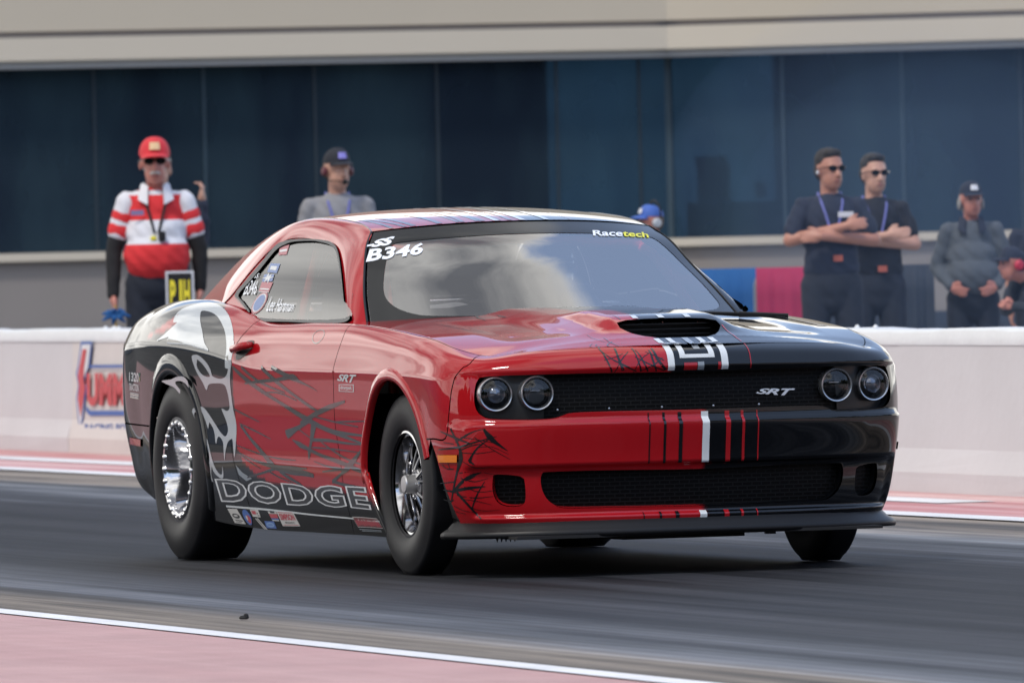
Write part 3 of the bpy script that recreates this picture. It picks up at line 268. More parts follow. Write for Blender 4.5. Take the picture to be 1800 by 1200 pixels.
# ---------- materials ----------
MATS={}
def mat(name,col=(.5,.5,.5),rough=.5,metal=0.,coat=0.,spec=.5,emis=None,noise=None,bump=None,alpha=1.):
    if name in MATS: return MATS[name]
    m=bpy.data.materials.new(name); m.use_nodes=True; nt=m.node_tree; b=nt.nodes['Principled BSDF']
    b.inputs['Base Color'].default_value=(*col,1); b.inputs['Roughness'].default_value=rough; b.inputs['Metallic'].default_value=metal
    b.inputs['Coat Weight'].default_value=coat; b.inputs['Coat Roughness'].default_value=.02; b.inputs['Specular IOR Level'].default_value=spec if not coat else .12
    if alpha<1: b.inputs['Alpha'].default_value=alpha
    tc=nt.nodes.new('ShaderNodeTexCoord')
    if noise is None: noise=(12.,.06)
    n=nt.nodes.new('ShaderNodeTexNoise'); n.inputs['Scale'].default_value=noise[0]; n.inputs['Detail'].default_value=6; nt.links.new(tc.outputs['Object'],n.inputs['Vector'])
    mr=nt.nodes.new('ShaderNodeMapRange'); mr.inputs['To Min'].default_value=1-noise[1]; mr.inputs['To Max'].default_value=1+noise[1]; nt.links.new(n.outputs['Fac'],mr.inputs['Value'])
    hs=nt.nodes.new('ShaderNodeHueSaturation'); hs.inputs['Color'].default_value=(*col,1); nt.links.new(mr.outputs[0],hs.inputs['Value'])
    nt.links.new(hs.outputs[0],b.inputs['Base Color'])
    if bump:
        n2=nt.nodes.new('ShaderNodeTexNoise'); n2.inputs['Scale'].default_value=bump[0]; n2.inputs['Detail'].default_value=4; nt.links.new(tc.outputs['Object'],n2.inputs['Vector'])
        bp=nt.nodes.new('ShaderNodeBump'); bp.inputs['Strength'].default_value=bump[1]; bp.inputs['Distance'].default_value=bump[2] if len(bump)>2 else .01
        nt.links.new(n2.outputs['Fac'],bp.inputs['Height']); nt.links.new(bp.outputs[0],b.inputs['Normal'])
    MATS[name]=m; return m
def nodes(name):
    m=bpy.data.materials.new(name); m.use_nodes=True; MATS[name]=m
    return m,m.node_tree,m.node_tree.nodes['Principled BSDF']
RED=(.33,.006,.010); BLACK=(.0025,.003,.004)
m,nt,b=nodes('car_paint')
at=nt.nodes.new('ShaderNodeAttribute'); at.attribute_name='blk'
mxc=nt.nodes.new('ShaderNodeMixRGB'); mxc.inputs[1].default_value=(*RED,1); mxc.inputs[2].default_value=(*BLACK,1); nt.links.new(at.outputs['Fac'],mxc.inputs[0]); nt.links.new(mxc.outputs[0],b.inputs['Base Color'])
b.inputs['Roughness'].default_value=.55; b.inputs['Specular IOR Level'].default_value=.0; b.inputs['Coat Weight'].default_value=1; b.inputs['Coat Roughness'].default_value=.03; b.inputs['Coat IOR'].default_value=1.5
PAINT=m
WHITEV=mat('white_vinyl',(.60,.63,.65),.35,coat=1.); BLACKV=mat('black_vinyl',(.004,.004,.005),.3,coat=1.)
REDV=mat('red_vinyl',RED,.4,coat=1.); GREYV=mat('grey_vinyl',(.22,.25,.28),.35,coat=1.)
DARKV=mat('splatter_vinyl',(.010,.003,.004),.4,coat=1.)
BLUEV=mat('blue_vinyl',(.03,.10,.40),.4,coat=.5); YELV=mat('yellow_vinyl',(.75,.65,.03),.4); CREAMV=mat('cream_vinyl',(.7,.68,.62),.4)
PLAST=mat('black_plastic',(.006,.006,.007),.42,spec=.3); MATTE=mat('matte_black',(.006,.006,.007),.8); TRIM=mat('rubber_trim',(.035,.038,.042),.42)
LINER=mat('wheel_well_liner',(.004,.004,.004),.95,spec=.1)
RUBBER=mat('tyre_rubber',(.010,.010,.012),.5,spec=.25,noise=(7.,.5),bump=(60.,.15,.002)); CHROME=mat('polished_metal',(.85,.85,.86),.06,1.)
SPOKEM=mat('spoke_metal',(.24,.24,.25),.14,1.); DKMET=mat('dark_metal',(.06,.06,.065),.3,1.); ALU=mat('aluminium',(.6,.6,.62),.3,1.)
def glassmat(name,tint,trans,rough=.0,ior=1.5,fac=None):
    m=bpy.data.materials.new(name); m.use_nodes=True; nt=m.node_tree; nt.nodes.clear(); N=nt.nodes.new
    o=N('ShaderNodeOutputMaterial'); tr=N('ShaderNodeBsdfTransparent'); tr.inputs[0].default_value=(*tint,1)
    gl=N('ShaderNodeBsdfGlossy'); gl.inputs['Roughness'].default_value=rough; gl.inputs['Color'].default_value=(1,1,1,1)
    fr=N('ShaderNodeFresnel'); fr.inputs['IOR'].default_value=ior; mx=N('ShaderNodeMixShader')
    nt.links.new(fr.outputs[0],mx.inputs[0]); nt.links.new(tr.outputs[0],mx.inputs[1]); nt.links.new(gl.outputs[0],mx.inputs[2]); nt.links.new(mx.outputs[0],o.inputs[0])
    MATS[name]=m; return m
GLASS=glassmat('car_glass',(.80,.83,.83),1,ior=4.0); SGLASS=glassmat('side_glass',(.78,.82,.82),1,ior=1.75); LGLASS=glassmat('lamp_glass',(.9,.92,.95),1,ior=1.5)
# grille: brick-pattern mesh
m,nt,b=nodes('grille_mesh'); b.inputs['Roughness'].default_value=.45; b.inputs['Base Color'].default_value=(.012,.012,.013,1)
tc=nt.nodes.new('ShaderNodeTexCoord'); mp=nt.nodes.new('ShaderNodeMapping'); mp.inputs['Rotation'].default_value=(math.radians(90),0,math.radians(90))
sp=nt.nodes.new('ShaderNodeSeparateXYZ'); cb=nt.nodes.new('ShaderNodeCombineXYZ'); nt.links.new(tc.outputs['Object'],sp.inputs[0]); nt.links.new(sp.outputs[1],cb.inputs[0]); nt.links.new(sp.outputs[2],cb.inputs[1])
br=nt.nodes.new('ShaderNodeTexBrick'); br.inputs['Scale'].default_value=1; br.inputs['Brick Width'].default_value=.040; br.inputs['Row Height'].default_value=.0155; br.inputs['Mortar Size'].default_value=.0022
br.inputs['Color1'].default_value=(.0008,.0008,.0008,1);br.inputs['Color2'].default_value=(.0012,.0012,.0012,1);br.inputs['Mortar'].default_value=(.010,.010,.011,1)
nt.links.new(cb.outputs[0],br.inputs['Vector']); nt.links.new(br.outputs['Color'],b.inputs['Base Color'])
b.inputs['Specular IOR Level'].default_value=.12
bp=nt.nodes.new('ShaderNodeBump'); bp.inputs['Distance'].default_value=.006; nt.links.new(br.outputs['Fac'],bp.inputs['Height']); nt.links.new(bp.outputs[0],b.inputs['Normal'])
GRILLE=m
# ---------- panel tools ----------
def pip(P,poly):
    P=np.asarray(P);poly=np.asarray(poly); x,y=P[:,0],P[:,1]; ins=np.zeros(len(P),bool); n=len(poly)
    for i in range(n):
        x1,y1=poly[i]; x2,y2=poly[(i+1)%n]
        if y1==y2: continue
        c=((y1>y)!=(y2>y))&(x<(x2-x1)*(y-y1)/(y2-y1)+x1); ins^=c
    return ins
def resamp(poly,h,closed=True):
    poly=[np.array(p,float) for p in poly]; out=[]; n=len(poly)
    for i in range(n if closed else n-1):
        a,b=poly[i],poly[(i+1)%n]; k=max(1,int(np.ceil(np.linalg.norm(b-a)/h)))
        for j in range(k): out.append(a+(b-a)*j/k)
    if not closed: out.append(poly[-1])
    return np.array(out)
def smooth_poly(poly,h=.02,closed=True):
    P=np.array(poly,float); n=len(P); out=[]
    for i in range(n if closed else n-1):
        if closed: p0,p1,p2,p3=P[i-1],P[i],P[(i+1)%n],P[(i+2)%n]
        else: p0,p1,p2,p3=P[max(i-1,0)],P[i],P[i+1],P[min(i+2,n-1)]
        k=max(1,int(np.ceil(np.linalg.norm(p2-p1)/h)))
        for j in range(k):
            t=j/k; out.append(.5*((2*p1)+(-p0+p2)*t+(2*p0-5*p1+4*p2-p3)*t*t+(-p0+3*p1-3*p2+p3)*t**3))
    if not closed: out.append(P[-1])
    return np.array(out)
def cdt(outer,holes,h,res=None):
    loops=[resamp(outer,h)]+[resamp(q,min(h,.02)) for q in holes]
    lo,hi=loops[0].min(0),loops[0].max(0)
    gx=np.arange(lo[0]+h*.5,hi[0],h); gy=np.arange(lo[1]+h*.5,hi[1],h)
    G=np.array([(x+(.5*h if j%2 else 0),y) for j,y in enumerate(gy) for x in gx])
    if len(G):
        ok=pip(G,outer)
        for q in holes: ok&=~pip(G,q)
        G=G[ok]
        # keep grid off the loops
        A=np.concatenate(loops)
        cell={}
        for a in A: cell.setdefault((int(a[0]//h),int(a[1]//h)),[]).append(a)
        keep=[]
        for g in G:
            cx,cy=int(g[0]//h),int(g[1]//h); good=True
            for i in(-1,0,1):
                for j in(-1,0,1):
                    for a in cell.get((cx+i,cy+j),()):
                        if (a[0]-g[0])**2+(a[1]-g[1])**2<(.35*h)**2: good=False;break
                    if not good:break
                if not good:break
            keep.append(good)
        G=G[np.array(keep,bool)] if len(G) else G
    vs=[];es=[]
    for lp in loops:
        n0=len(vs); vs+=[Vector(p) for p in lp]; es+=[(n0+i,n0+(i+1)%len(lp)) for i in range(len(lp))]
    vs+=[Vector(g) for g in G]
    r=geometry.delaunay_2d_cdt(vs,es,[],0,1e-7,False)
    P=np.array([v[:] for v in r[0]]); F=np.array([f for f in r[2] if len(f)==3])
    c=P[F].mean(1); ok=pip(c,outer)
    for q in holes: ok&=~pip(c,q)
    return P,F[ok]
def snorm(S,a,b,ref):
    e=2e-4
    X=S(a,b); du=S(a+e,b)-S(a-e,b); dv=S(a,b+e)-S(a,b-e); n=np.cross(du,dv); l=np.linalg.norm(n,axis=1)[:,None]
    n=n/np.maximum(l,1e-12); sg=np.sign((n*(X-ref(X))).sum(1)); sg[sg==0]=1
    return X,n*sg[:,None]
REF_BODY=lambda X: np.stack([np.clip(X[:,0],-3.2,.2),0*X[:,1],np.full(len(X),.45)],-1)
REF_TOP=lambda X: np.stack([X[:,0]-.2*np.sign(X[:,0]+1),X[:,1]*.9,X[:,2]-1],-1)
def components(F,n):
    p=np.arange(n)
    def f(i):
        while p[i]!=i: p[i]=p[p[i]]; i=p[i]
        return i
    for t in F:
        a=f(t[0])
        for k in t[1:]:
            b_=f(k)
            if a!=b_: p[b_]=a
    return np.array([f(t[0]) for t in F])
def flange(X,Nn,F,t):
    """boundary return: duplicate boundary edges, extrude inward"""
    cnt={}
    for f in F:
        for i in range(3):
            a,b_=int(f[i]),int(f[(i+1)%3]); k=(min(a,b_),max(a,b_)); cnt.setdefault(k,[]).append((a,b_,f))
    V=[];Q=[];NN=[];mp={}
    for k,l in cnt.items():
        if len(l)!=1: continue
        a,b_,f=l[0]; c=X[[i for i in f if i not in k][0]]
        for i in (a,b_):
            e=X[b_]-X[a]; o=np.cross(e,Nn[i]); o/=np.linalg.norm(o)+1e-12
            if np.dot(o,c-X[a])>0: o=-o
            V+= [X[i]-Nn[i]*.0003, X[i]-Nn[i]*t]; NN+=[o,o]
        m=len(V); Q.append((m-4,m-2,m-1,m-3))
    return V,Q,NN
def orient(X,Nn,F):
    F=F.copy(); fn=np.cross(X[F[:,1]]-X[F[:,0]],X[F[:,2]]-X[F[:,0]]); bad=(fn*Nn[F].mean(1)).sum(1)<0
    F[bad]=F[bad][:,::-1]; return F
def patch_mesh(name,patches,mat,parent,t=.012,off=0.,attrfn=None):
    """patches: list of (S,P2,F,ref)"""
    V=[];Fs=[];NN=[];A=[];n0=0
    for S,P2,F,ref in patches:
        used=np.unique(F); mp=-np.ones(len(P2),int); mp[used]=np.arange(len(used)); P2=P2[used]; F=mp[F]
        X,Nn=snorm(S,P2[:,0],P2[:,1],ref); X=X+Nn*off; F=orient(X,Nn,F)
        V+=X.tolist(); NN+=Nn.tolist(); Fs+=[tuple(f+n0) for f in F]
        A+= (attrfn(X,P2,S) if attrfn else np.zeros(len(X))).tolist(); n0+=len(X)
        if t:
            v,q,nn=flange(X,Nn,F,t); V+=[list(p) for p in v]; NN+=[list(p) for p in nn]; Fs+=[tuple(i+n0 for i in f) for f in q]; n0+=len(v)
            if attrfn:
                bx=np.array(v); 
                A+=[0.5]*len(v) if len(v)==0 else attrfn(bx,None,S).tolist()
            else: A+=[0]*len(v)
    return mobj(name,V,Fs,mat,parent,True,NN,attr=A)
def decal(name,polys,S,mat,parent,off=.0012,h=.03,ref=None,holes=()):
    ref=ref or REF_BODY; pts=[]
    for q in polys:
        P,F=cdt(q,list(holes),h)
        if len(F): pts.append((S,P,F,ref))
    return patch_mesh(name,pts,mat,parent,t=0,off=off)
def stroke_poly(st,asp=1.):
    st=np.array(st,float); C_=smooth_poly(st[:,:2],.03,False); 
    d=np.concatenate([[0],np.cumsum(np.linalg.norm(np.diff(st[:,:2],axis=0),axis=1))]); dc=np.concatenate([[0],np.cumsum(np.linalg.norm(np.diff(C_,axis=0),axis=1))]); dc=dc/dc[-1]*d[-1]
    w=np.interp(dc,d,st[:,2])/2; t=np.gradient(C_,axis=0); t/=np.linalg.norm(t,axis=1)[:,None]+1e-12; n=np.stack([-t[:,1],t[:,0]],1)
    return np.concatenate([C_+n*w[:,None],(C_-n*w[:,None])[::-1]])
def text_tris(body,bold=0.,shear=0.,space=1.,spread=None):
    cu=bpy.data.curves.new('tmp_text','FONT'); cu.body=body; cu.offset=bold; cu.shear=shear; cu.space_character=space; cu.resolution_u=3
    o=bpy.data.objects.new('tmp_text',cu); COL.objects.link(o); dg=bpy.context.evaluated_depsgraph_get(); dg.update()
    me=bpy.data.meshes.new_from_object(o.evaluated_get(dg)); V=np.array([v.co[:2] for v in me.vertices]); F=[tuple(p.vertices) for p in me.polygons]
    bpy.data.objects.remove(o); bpy.data.curves.remove(cu); bpy.data.meshes.remove(me)
    return V,F
def fit(V,box=None):
    lo,hi=(V.min(0),V.max(0)) if box is None else box
    return (V-lo)/(hi-lo)
def bil(Q,uv):
    """quad TL,TR,BR,BL ; uv v up"""
    Q=np.array(Q,float); u=uv[:,0:1]; v=uv[:,1:2]
    return (1-v)*((1-u)*Q[3]+u*Q[2])+v*((1-u)*Q[0]+u*Q[1])
def text_on(name,body,S,quad,mat,parent,off=.002,bold=0.,shear=0.,space=1.,ref=None,box=None):
    V,F=text_tris(body,bold,shear,space); uv=fit(V,box); P=bil(quad,uv); X,Nn=snorm(S,P[:,0],P[:,1],ref or REF_BODY); X=X+Nn*off
    return mobj(name,X,F,mat,parent,True,Nn)
def rect_on(name,S,quad,mat,parent,off=.001,ref=None,n=5):
    g=np.array([(i/n,j/n) for j in range(n+1) for i in range(n+1)],float); P=bil(quad,g); X,Nn=snorm(S,P[:,0],P[:,1],ref or REF_BODY)
    F=[(j*(n+1)+i,j*(n+1)+i+1,(j+1)*(n+1)+i+1,(j+1)*(n+1)+i) for j in range(n) for i in range(n)]
    return mobj(name,X+Nn*off,F,mat,parent,True,Nn)
def joinm(name,objs,parent):
    """merge several generated meshes into one object"""
    V=[];F=[];MI=[];mats=[];NN=[]
    for o in objs:
        me=o.data; n=len(V); V+=[v.co[:] for v in me.vertices]; NN+=[v.normal[:] for v in me.vertices]
        ms=[]
        for m_ in me.materials:
            if m_ not in mats: mats.append(m_)
            ms.append(mats.index(m_))
        for p in me.polygons: F.append(tuple(i+n for i in p.vertices)); MI.append(ms[p.material_index])
        bpy.data.objects.remove(o)
    return mobj(name,V,F,mats,parent,True,mi=MI)
# =====================  SETTING  =====================
LY=-.0267
WLY=-.0370           # the lanes run almost parallel to the car
lane=Matrix.Rotation(LY,4,'Z')
def LW(x,y,z): 
    v=lane@Vector((x,y,z)); return (v.x,v.y,v.z)
def strip_mesh(name,x0,x1,y0,y1,z,m,n=1,kind='structure'):
    V=[LW(x0,y0,z),LW(x1,y0,z),LW(x1,y1,z),LW(x0,y1,z)]
    o=mobj(name,V,[(0,1,2,3)],m,None,False); return tag(o,kind=kind)
def ground_mat(name,c1,c2,rough=.75,streak=.30,scale=1.,bands=None,bump=.3):
    """streaky surface: long marks along the lane"""
    m,nt,b=nodes(name); N=nt.nodes.new; L=nt.links.new
    tc=N('ShaderNodeTexCoord'); mp=N('ShaderNodeMapping'); mp.inputs['Rotation'].default_value=(0,0,-LY); L(tc.outputs['Object'],mp.inputs['Vector'])
    mp2=N('ShaderNodeMapping'); mp2.inputs['Scale'].default_value=(.05*scale,1.6*scale,1); L(mp.outputs[0],mp2.inputs['Vector'])
    n=N('ShaderNodeTexNoise'); n.inputs['Scale'].default_value=1.8; n.inputs['Detail'].default_value=7; n.inputs['Roughness'].default_value=.62; L(mp2.outputs[0],n.inputs['Vector'])
    n2=N('ShaderNodeTexNoise'); n2.inputs['Scale'].default_value=2.2; n2.inputs['Detail'].default_value=8; n2.inputs['Roughness'].default_value=.7; L(mp.outputs[0],n2.inputs['Vector'])
    n3=N('ShaderNodeTexNoise'); n3.inputs['Scale'].default_value=160; n3.inputs['Detail'].default_value=2; L(mp.outputs[0],n3.inputs['Vector'])
    rr=N('ShaderNodeMapRange'); rr.inputs['From Min'].default_value=.38; rr.inputs['From Max'].default_value=.64; L(n.outputs['Fac'],rr.inputs['Value'])
    mx=N('ShaderNodeMixRGB'); mx.inputs[1].default_value=(*c1,1); mx.inputs[2].default_value=(*c2,1); L(rr.outputs[0],mx.inputs[0])
    mr=N('ShaderNodeMapRange'); mr.inputs['To Min'].default_value=.72; mr.inputs['To Max'].default_value=1.28; L(n2.outputs['Fac'],mr.inputs['Value'])
    mr3=N('ShaderNodeMapRange'); mr3.inputs['To Min'].default_value=.75; mr3.inputs['To Max'].default_value=1.25; L(n3.outputs['Fac'],mr3.inputs['Value'])
    mp4=N('ShaderNodeMapping'); mp4.inputs['Scale'].default_value=(.06*scale,11*scale,1); L(mp.outputs[0],mp4.inputs['Vector'])
    n4=N('ShaderNodeTexNoise'); n4.inputs['Scale'].default_value=1.3; n4.inputs['Detail'].default_value=5; n4.inputs['Roughness'].default_value=.6; L(mp4.outputs[0],n4.inputs['Vector'])
    mr4=N('ShaderNodeMapRange'); mr4.inputs['From Min'].default_value=.35; mr4.inputs['From Max'].default_value=.65; mr4.inputs['To Min'].default_value=1-streak; mr4.inputs['To Max'].default_value=1+streak; L(n4.outputs['Fac'],mr4.inputs['Value'])
    m0=N('ShaderNodeMath'); m0.operation='MULTIPLY'; L(mr.outputs[0],m0.inputs[0]); L(mr4.outputs[0],m0.inputs[1])
    mm=N('ShaderNodeMath'); mm.operation='MULTIPLY'; L(m0.outputs[0],mm.inputs[0]); L(mr3.outputs[0],mm.inputs[1])
    hs=N('ShaderNodeHueSaturation'); L(mx.outputs[0],hs.inputs['Color']); L(mm.outputs[0],hs.inputs['Value'])
    last=hs.outputs[0]
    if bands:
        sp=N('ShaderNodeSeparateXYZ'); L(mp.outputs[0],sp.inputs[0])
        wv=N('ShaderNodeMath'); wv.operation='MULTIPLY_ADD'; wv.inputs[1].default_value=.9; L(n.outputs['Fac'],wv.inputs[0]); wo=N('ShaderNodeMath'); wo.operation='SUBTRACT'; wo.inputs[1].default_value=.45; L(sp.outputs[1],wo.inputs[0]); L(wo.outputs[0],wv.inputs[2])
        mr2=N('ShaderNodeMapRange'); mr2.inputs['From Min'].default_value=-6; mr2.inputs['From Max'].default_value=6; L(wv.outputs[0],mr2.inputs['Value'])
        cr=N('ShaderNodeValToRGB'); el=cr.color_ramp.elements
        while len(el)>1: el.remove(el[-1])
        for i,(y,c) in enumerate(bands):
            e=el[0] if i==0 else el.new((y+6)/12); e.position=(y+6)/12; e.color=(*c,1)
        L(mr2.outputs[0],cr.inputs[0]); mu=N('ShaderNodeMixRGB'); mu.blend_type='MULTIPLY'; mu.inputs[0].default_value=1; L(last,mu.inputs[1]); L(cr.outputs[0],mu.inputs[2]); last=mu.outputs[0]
    L(last,b.inputs['Base Color']); b.inputs['Specular IOR Level'].default_value=.10
    rg=N('ShaderNodeMapRange'); rg.inputs['To Min'].default_value=rough-.15; rg.inputs['To Max'].default_value=rough+.15; L(n.outputs['Fac'],rg.inputs['Value']); L(rg.outputs[0],b.inputs['Roughness'])
    bp=N('ShaderNodeBump'); bp.inputs['Strength'].default_value=bump; bp.inputs['Distance'].default_value=.004; L(n3.outputs['Fac'],bp.inputs['Height']); L(bp.outputs[0],b.inputs['Normal'])
    return m
w=(1,1,1)
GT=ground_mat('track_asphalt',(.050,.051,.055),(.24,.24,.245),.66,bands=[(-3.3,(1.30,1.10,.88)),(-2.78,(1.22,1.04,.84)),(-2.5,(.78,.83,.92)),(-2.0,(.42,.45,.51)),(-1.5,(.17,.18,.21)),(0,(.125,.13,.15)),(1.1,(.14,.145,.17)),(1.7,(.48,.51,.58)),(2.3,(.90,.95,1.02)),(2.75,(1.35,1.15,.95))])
GG=ground_mat('ground_asphalt',(.10,.10,.10),(.14,.135,.13),.85)
PINK=ground_mat('pink_paint',(.43,.265,.26),(.46,.30,.295),.7,streak=.03); PINKF=ground_mat('faded_pink_paint',(.45,.20,.21),(.62,.45,.45),.75,streak=.08); WLINE=ground_mat('white_line_paint',(.62,.62,.64),(.74,.74,.76),.6,streak=.03)
g=strip_mesh('ground',-900,900,-900,900,-.012,GG)
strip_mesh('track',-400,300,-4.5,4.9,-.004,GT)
strip_mesh('painted_apron_near',-400,300,-4.95,-3.29,.0,PINK)
strip_mesh('painted_apron_far',-400,300,3.52,5.3,.0,PINKF)
strip_mesh('shoulder_near',-400,300,-30,-4.95,-.003,GG)
strip_mesh('edge_line_near',-400,300,-3.29,-3.17,.004,WLINE)
strip_mesh('edge_line_far',-400,300,3.30,3.52,.004,WLINE)
strip_mesh('faded_line_far',-60,-8,4.15,4.45,.004,WLINE)
strip_mesh('walkway',-200,120,5.9,26,.02,ground_mat('walkway_concrete',(.25,.25,.25),(.3,.3,.29),.85))
# ---- concrete barrier
WALLM=mat('barrier_paint',(.56,.545,.56),.6,noise=(1.2,.10),bump=(14.,.25,.01)); WALLT=mat('barrier_top_paint',(.66,.67,.69),.55,noise=(5.,.08),bump=(20.,.4,.01)); WALLB=mat('barrier_bare',(.60,.56,.54),.65,noise=(1.5,.10),bump=(14.,.25,.01))
bw=empty('concrete_barrier',(0,4.809,0),WLY,label='long low pinkish white concrete barrier behind the race car, lettered at its left end',cat='barrier')
yw=0.0
def wallseg(name,x0,x1,m_):
    n=max(2,int((x1-x0)/1.5)); V=[];F=[]
    prof=[(-.03,0),(-.03,.10),(0,.22),(.015,.745),(.30,.745),(.33,0)]
    for i in range(n+1):
        x=x0+(x1-x0)*i/n
        for y,z in prof: V.append((x,y+RNG.normal()*.002,z))
    k=len(prof)
    for i in range(n):
        for j in range(k-1): F.append((i*k+j,(i+1)*k+j,(i+1)*k+j+1,i*k+j+1))
    F+=[tuple(range(k)),tuple(range(n*k,n*k+k))[::-1]]
    return mobj(name,V,F,m_,bw,False)
WX=ENV['wallx']
edges=[-320,WX['bare0'],WX['bare1']+6,-4.0,WX['joint'],40]
for i in range(len(edges)-1):
    wallseg('wall_segment',edges[i]+.004,edges[i+1]-.004,WALLB if i==1 else WALLM)
mb=MB(); xs=np.concatenate([np.linspace(-320,-60,200),np.linspace(-59.5,40,420)])
V=[];F=[]
for x in xs:
    h=.823+RNG.normal()*.0035+.004*math.sin(x*1.3); d=RNG.normal()*.003
    for y,z in((.008,.742),(.004+d*.3,h-.015),(.03,h),(.29,h),(.31,.742)): V.append((x,y,z))
for i in range(len(xs)-1):
    for j in range(4): F.append((i*5+j,(i+1)*5+j,(i+1)*5+j+1,i*5+j+1))
mobj('wall_cap',V,F,WALLT,bw,True)
# lettering on the barrier
def wallmap(quad):
    """quad in (x,z) on the wall face: TL,TR,BR,BL"""
    return lambda uv: np.stack([bil(quad,uv)[:,0],np.full(len(uv),-.004),bil(quad,uv)[:,1]],1)
LB=mat('logo_blue',(.05,.12,.38),.6,noise=(8,.15)); LR=mat('logo_red',(.52,.06,.07),.6,noise=(8,.15)); LYL=mat('logo_yellow',(.70,.42,.10),.6)
def wpoly(name,pts,m_,dy=0.):
    V=[(p[0],-.004-dy,p[1]) for p in pts]; 
    P,F=cdt(pts,[],.2); return mobj(name,[(a,-.006-dy,b_) for a,b_ in P],F,m_,bw,False)
for nm,m_,dy in(('sign_blue',LB,0),('sign_white',WALLT,.002),('sign_red',LR,.004)):
    for q in WX[nm]: wpoly('sign_shape',q,m_,dy)
def wtxt(body,q,m_,bold,dy=0.,space=1.):
    V,F=text_tris(body,bold,0,space); P=bil(q,fit(V)); return mobj('sign_lettering',[(a,-.012-dy,b_) for a,b_ in P],F,m_,bw,False)
wtxt('UMMIT',WX['ummit'],LR,.055,0.,1.05); wtxt('RACING EQUIPMENT',WX['racing'],LB,.03)
mb=MB()
for x,y,z,r in WX['blobs']: mb=MB(); mb.lathe([(0,r),(r*.7,r*.6),(r,0),(r*.8,-r)],10,(x,y,z),'z'); mb.build('paint_lump',WALLT,bw)
# ---- control building (two facade runs seen behind the barrier)
bd=empty('timing_building',ENV['bA'],0,label='long beige building with a dark blue window band and low grey wall behind the barrier',cat='building')
BEI=mat('beige_render',(.47,.41,.325),.8,noise=(.6,.06),bump=(30,.1,.01)); BEI2=mat('pale_beige_render',(.52,.46,.375),.8,noise=(.6,.05)); TRIMB=mat('grey_trim_metal',(.42,.42,.42),.5); LOWW=mat('grey_low_wall',(.235,.21,.195),.85,noise=(.8,.08)); NAVYB=mat('dark_plinth',(.02,.028,.045),.7)
FR=mat('window_frame_dark',(.012,.024,.036),.6)
def facade(p0,p1,first):
    o=Vector(p0)-Vector(ENV['bA']); d=Vector(p1)-Vector(p0); Lg=d.length; d.normalize(); nrm=Vector((d.y,-d.x,0)); 
    if nrm.dot(Vector(CAMP['loc'])-Vector(p0))<0: nrm=-nrm
    def bx(name,u0,u1,z0,z1,o0,o1,m_):
        V=[]
        for u in(u0,u1):
            for w_ in(o0,o1):
                for z in(z0,z1): V.append(tuple(o+d*u+nrm*w_+Vector((0,0,z))))
        mbx=MB(); mbx.add(V,[(0,1,3,2),(4,6,7,5),(0,4,5,1),(2,3,7,6),(0,2,6,4),(1,5,7,3)]); return mbx.build(name,m_,bd,False)
    e=.002
    bx('plinth',0,Lg,0,.62,-.3,.12,NAVYB); bx('low_wall',0,Lg,.62,1.32,-.3,.05,LOWW); bx('window_ledge',0,Lg,1.32,1.40,-.35,.14,BEI2)
    bx('lintel_trim',0,Lg,3.20,3.275,-.3,.30,TRIMB); bx('fascia',0,Lg,3.275,3.50,-.3,.42,BEI2); bx('fascia_step',0,Lg,3.50,3.56,-.3,.34,LOWW); bx('parapet',0,Lg,3.56,9.2,-.3,.38,BEI)
    bx('inner_wall',0,Lg,0,3.3,-5.2,-5.0,mat('room_back_wall',(.018,.028,.042),.8,noise=(.7,.3))); bx('room_floor',0,Lg,.9,1.0,-5,-.3,NAVYB); bx('roof_slab',0,Lg,9.0,9.15,-12,-.3,BEI)
    k=0; u=ENV['mu'][0 if first else 1]
    us=[0]+list(u)+[Lg]
    for i in range(len(us)-1):
        bx('window_pane',us[i]+.001,us[i+1]-.001,1.40,3.20,-.02,-.01,BG)
    for i,uu in enumerate(us[1:-1]): bx('mullion',uu-.014,uu+.014,1.40,3.20,-.009,.004,MATS['mullion_teal'] if i in ENV['bright'][0 if first else 1] else FR)
    return bx
# tinted facade glass
m=bpy.data.materials.new('facade_glass'); m.use_nodes=True; MATS['facade_glass']=m; nt=m.node_tree; nt.nodes.clear(); N=nt.nodes.new
o_=N('ShaderNodeOutputMaterial'); tr=N('ShaderNodeBsdfTransparent'); tr.inputs[0].default_value=(.20,.36,.52,1); gl=N('ShaderNodeBsdfGlossy'); gl.inputs['Roughness'].default_value=.08; gl.inputs['Color'].default_value=(.30,.45,.65,1)
mxx=N('ShaderNodeMixShader'); mxx.inputs[0].default_value=.045; nt.links.new(tr.outputs[0],mxx.inputs[1]); nt.links.new(gl.outputs[0],mxx.inputs[2])
df=N('ShaderNodeBsdfDiffuse'); df.inputs[0].default_value=(.028,.044,.066,1); mx2=N('ShaderNodeMixShader')
tcx=N('ShaderNodeTexCoord'); nx=N('ShaderNodeTexNoise'); nx.inputs['Scale'].default_value=.5; nx.inputs['Detail'].default_value=4; nt.links.new(tcx.outputs['Object'],nx.inputs['Vector'])
mrx=N('ShaderNodeMapRange'); mrx.inputs['To Min'].default_value=.58; mrx.inputs['To Max'].default_value=.92; nt.links.new(nx.outputs['Fac'],mrx.inputs['Value'])
mpx=N('ShaderNodeMapping'); mpx.inputs['Scale'].default_value=(1,1,.35); nt.links.new(tcx.outputs['Object'],mpx.inputs['Vector']); ny=N('ShaderNodeTexNoise'); ny.inputs['Scale'].default_value=.9; ny.inputs['Detail'].default_value=6; nt.links.new(mpx.outputs[0],ny.inputs['Vector'])
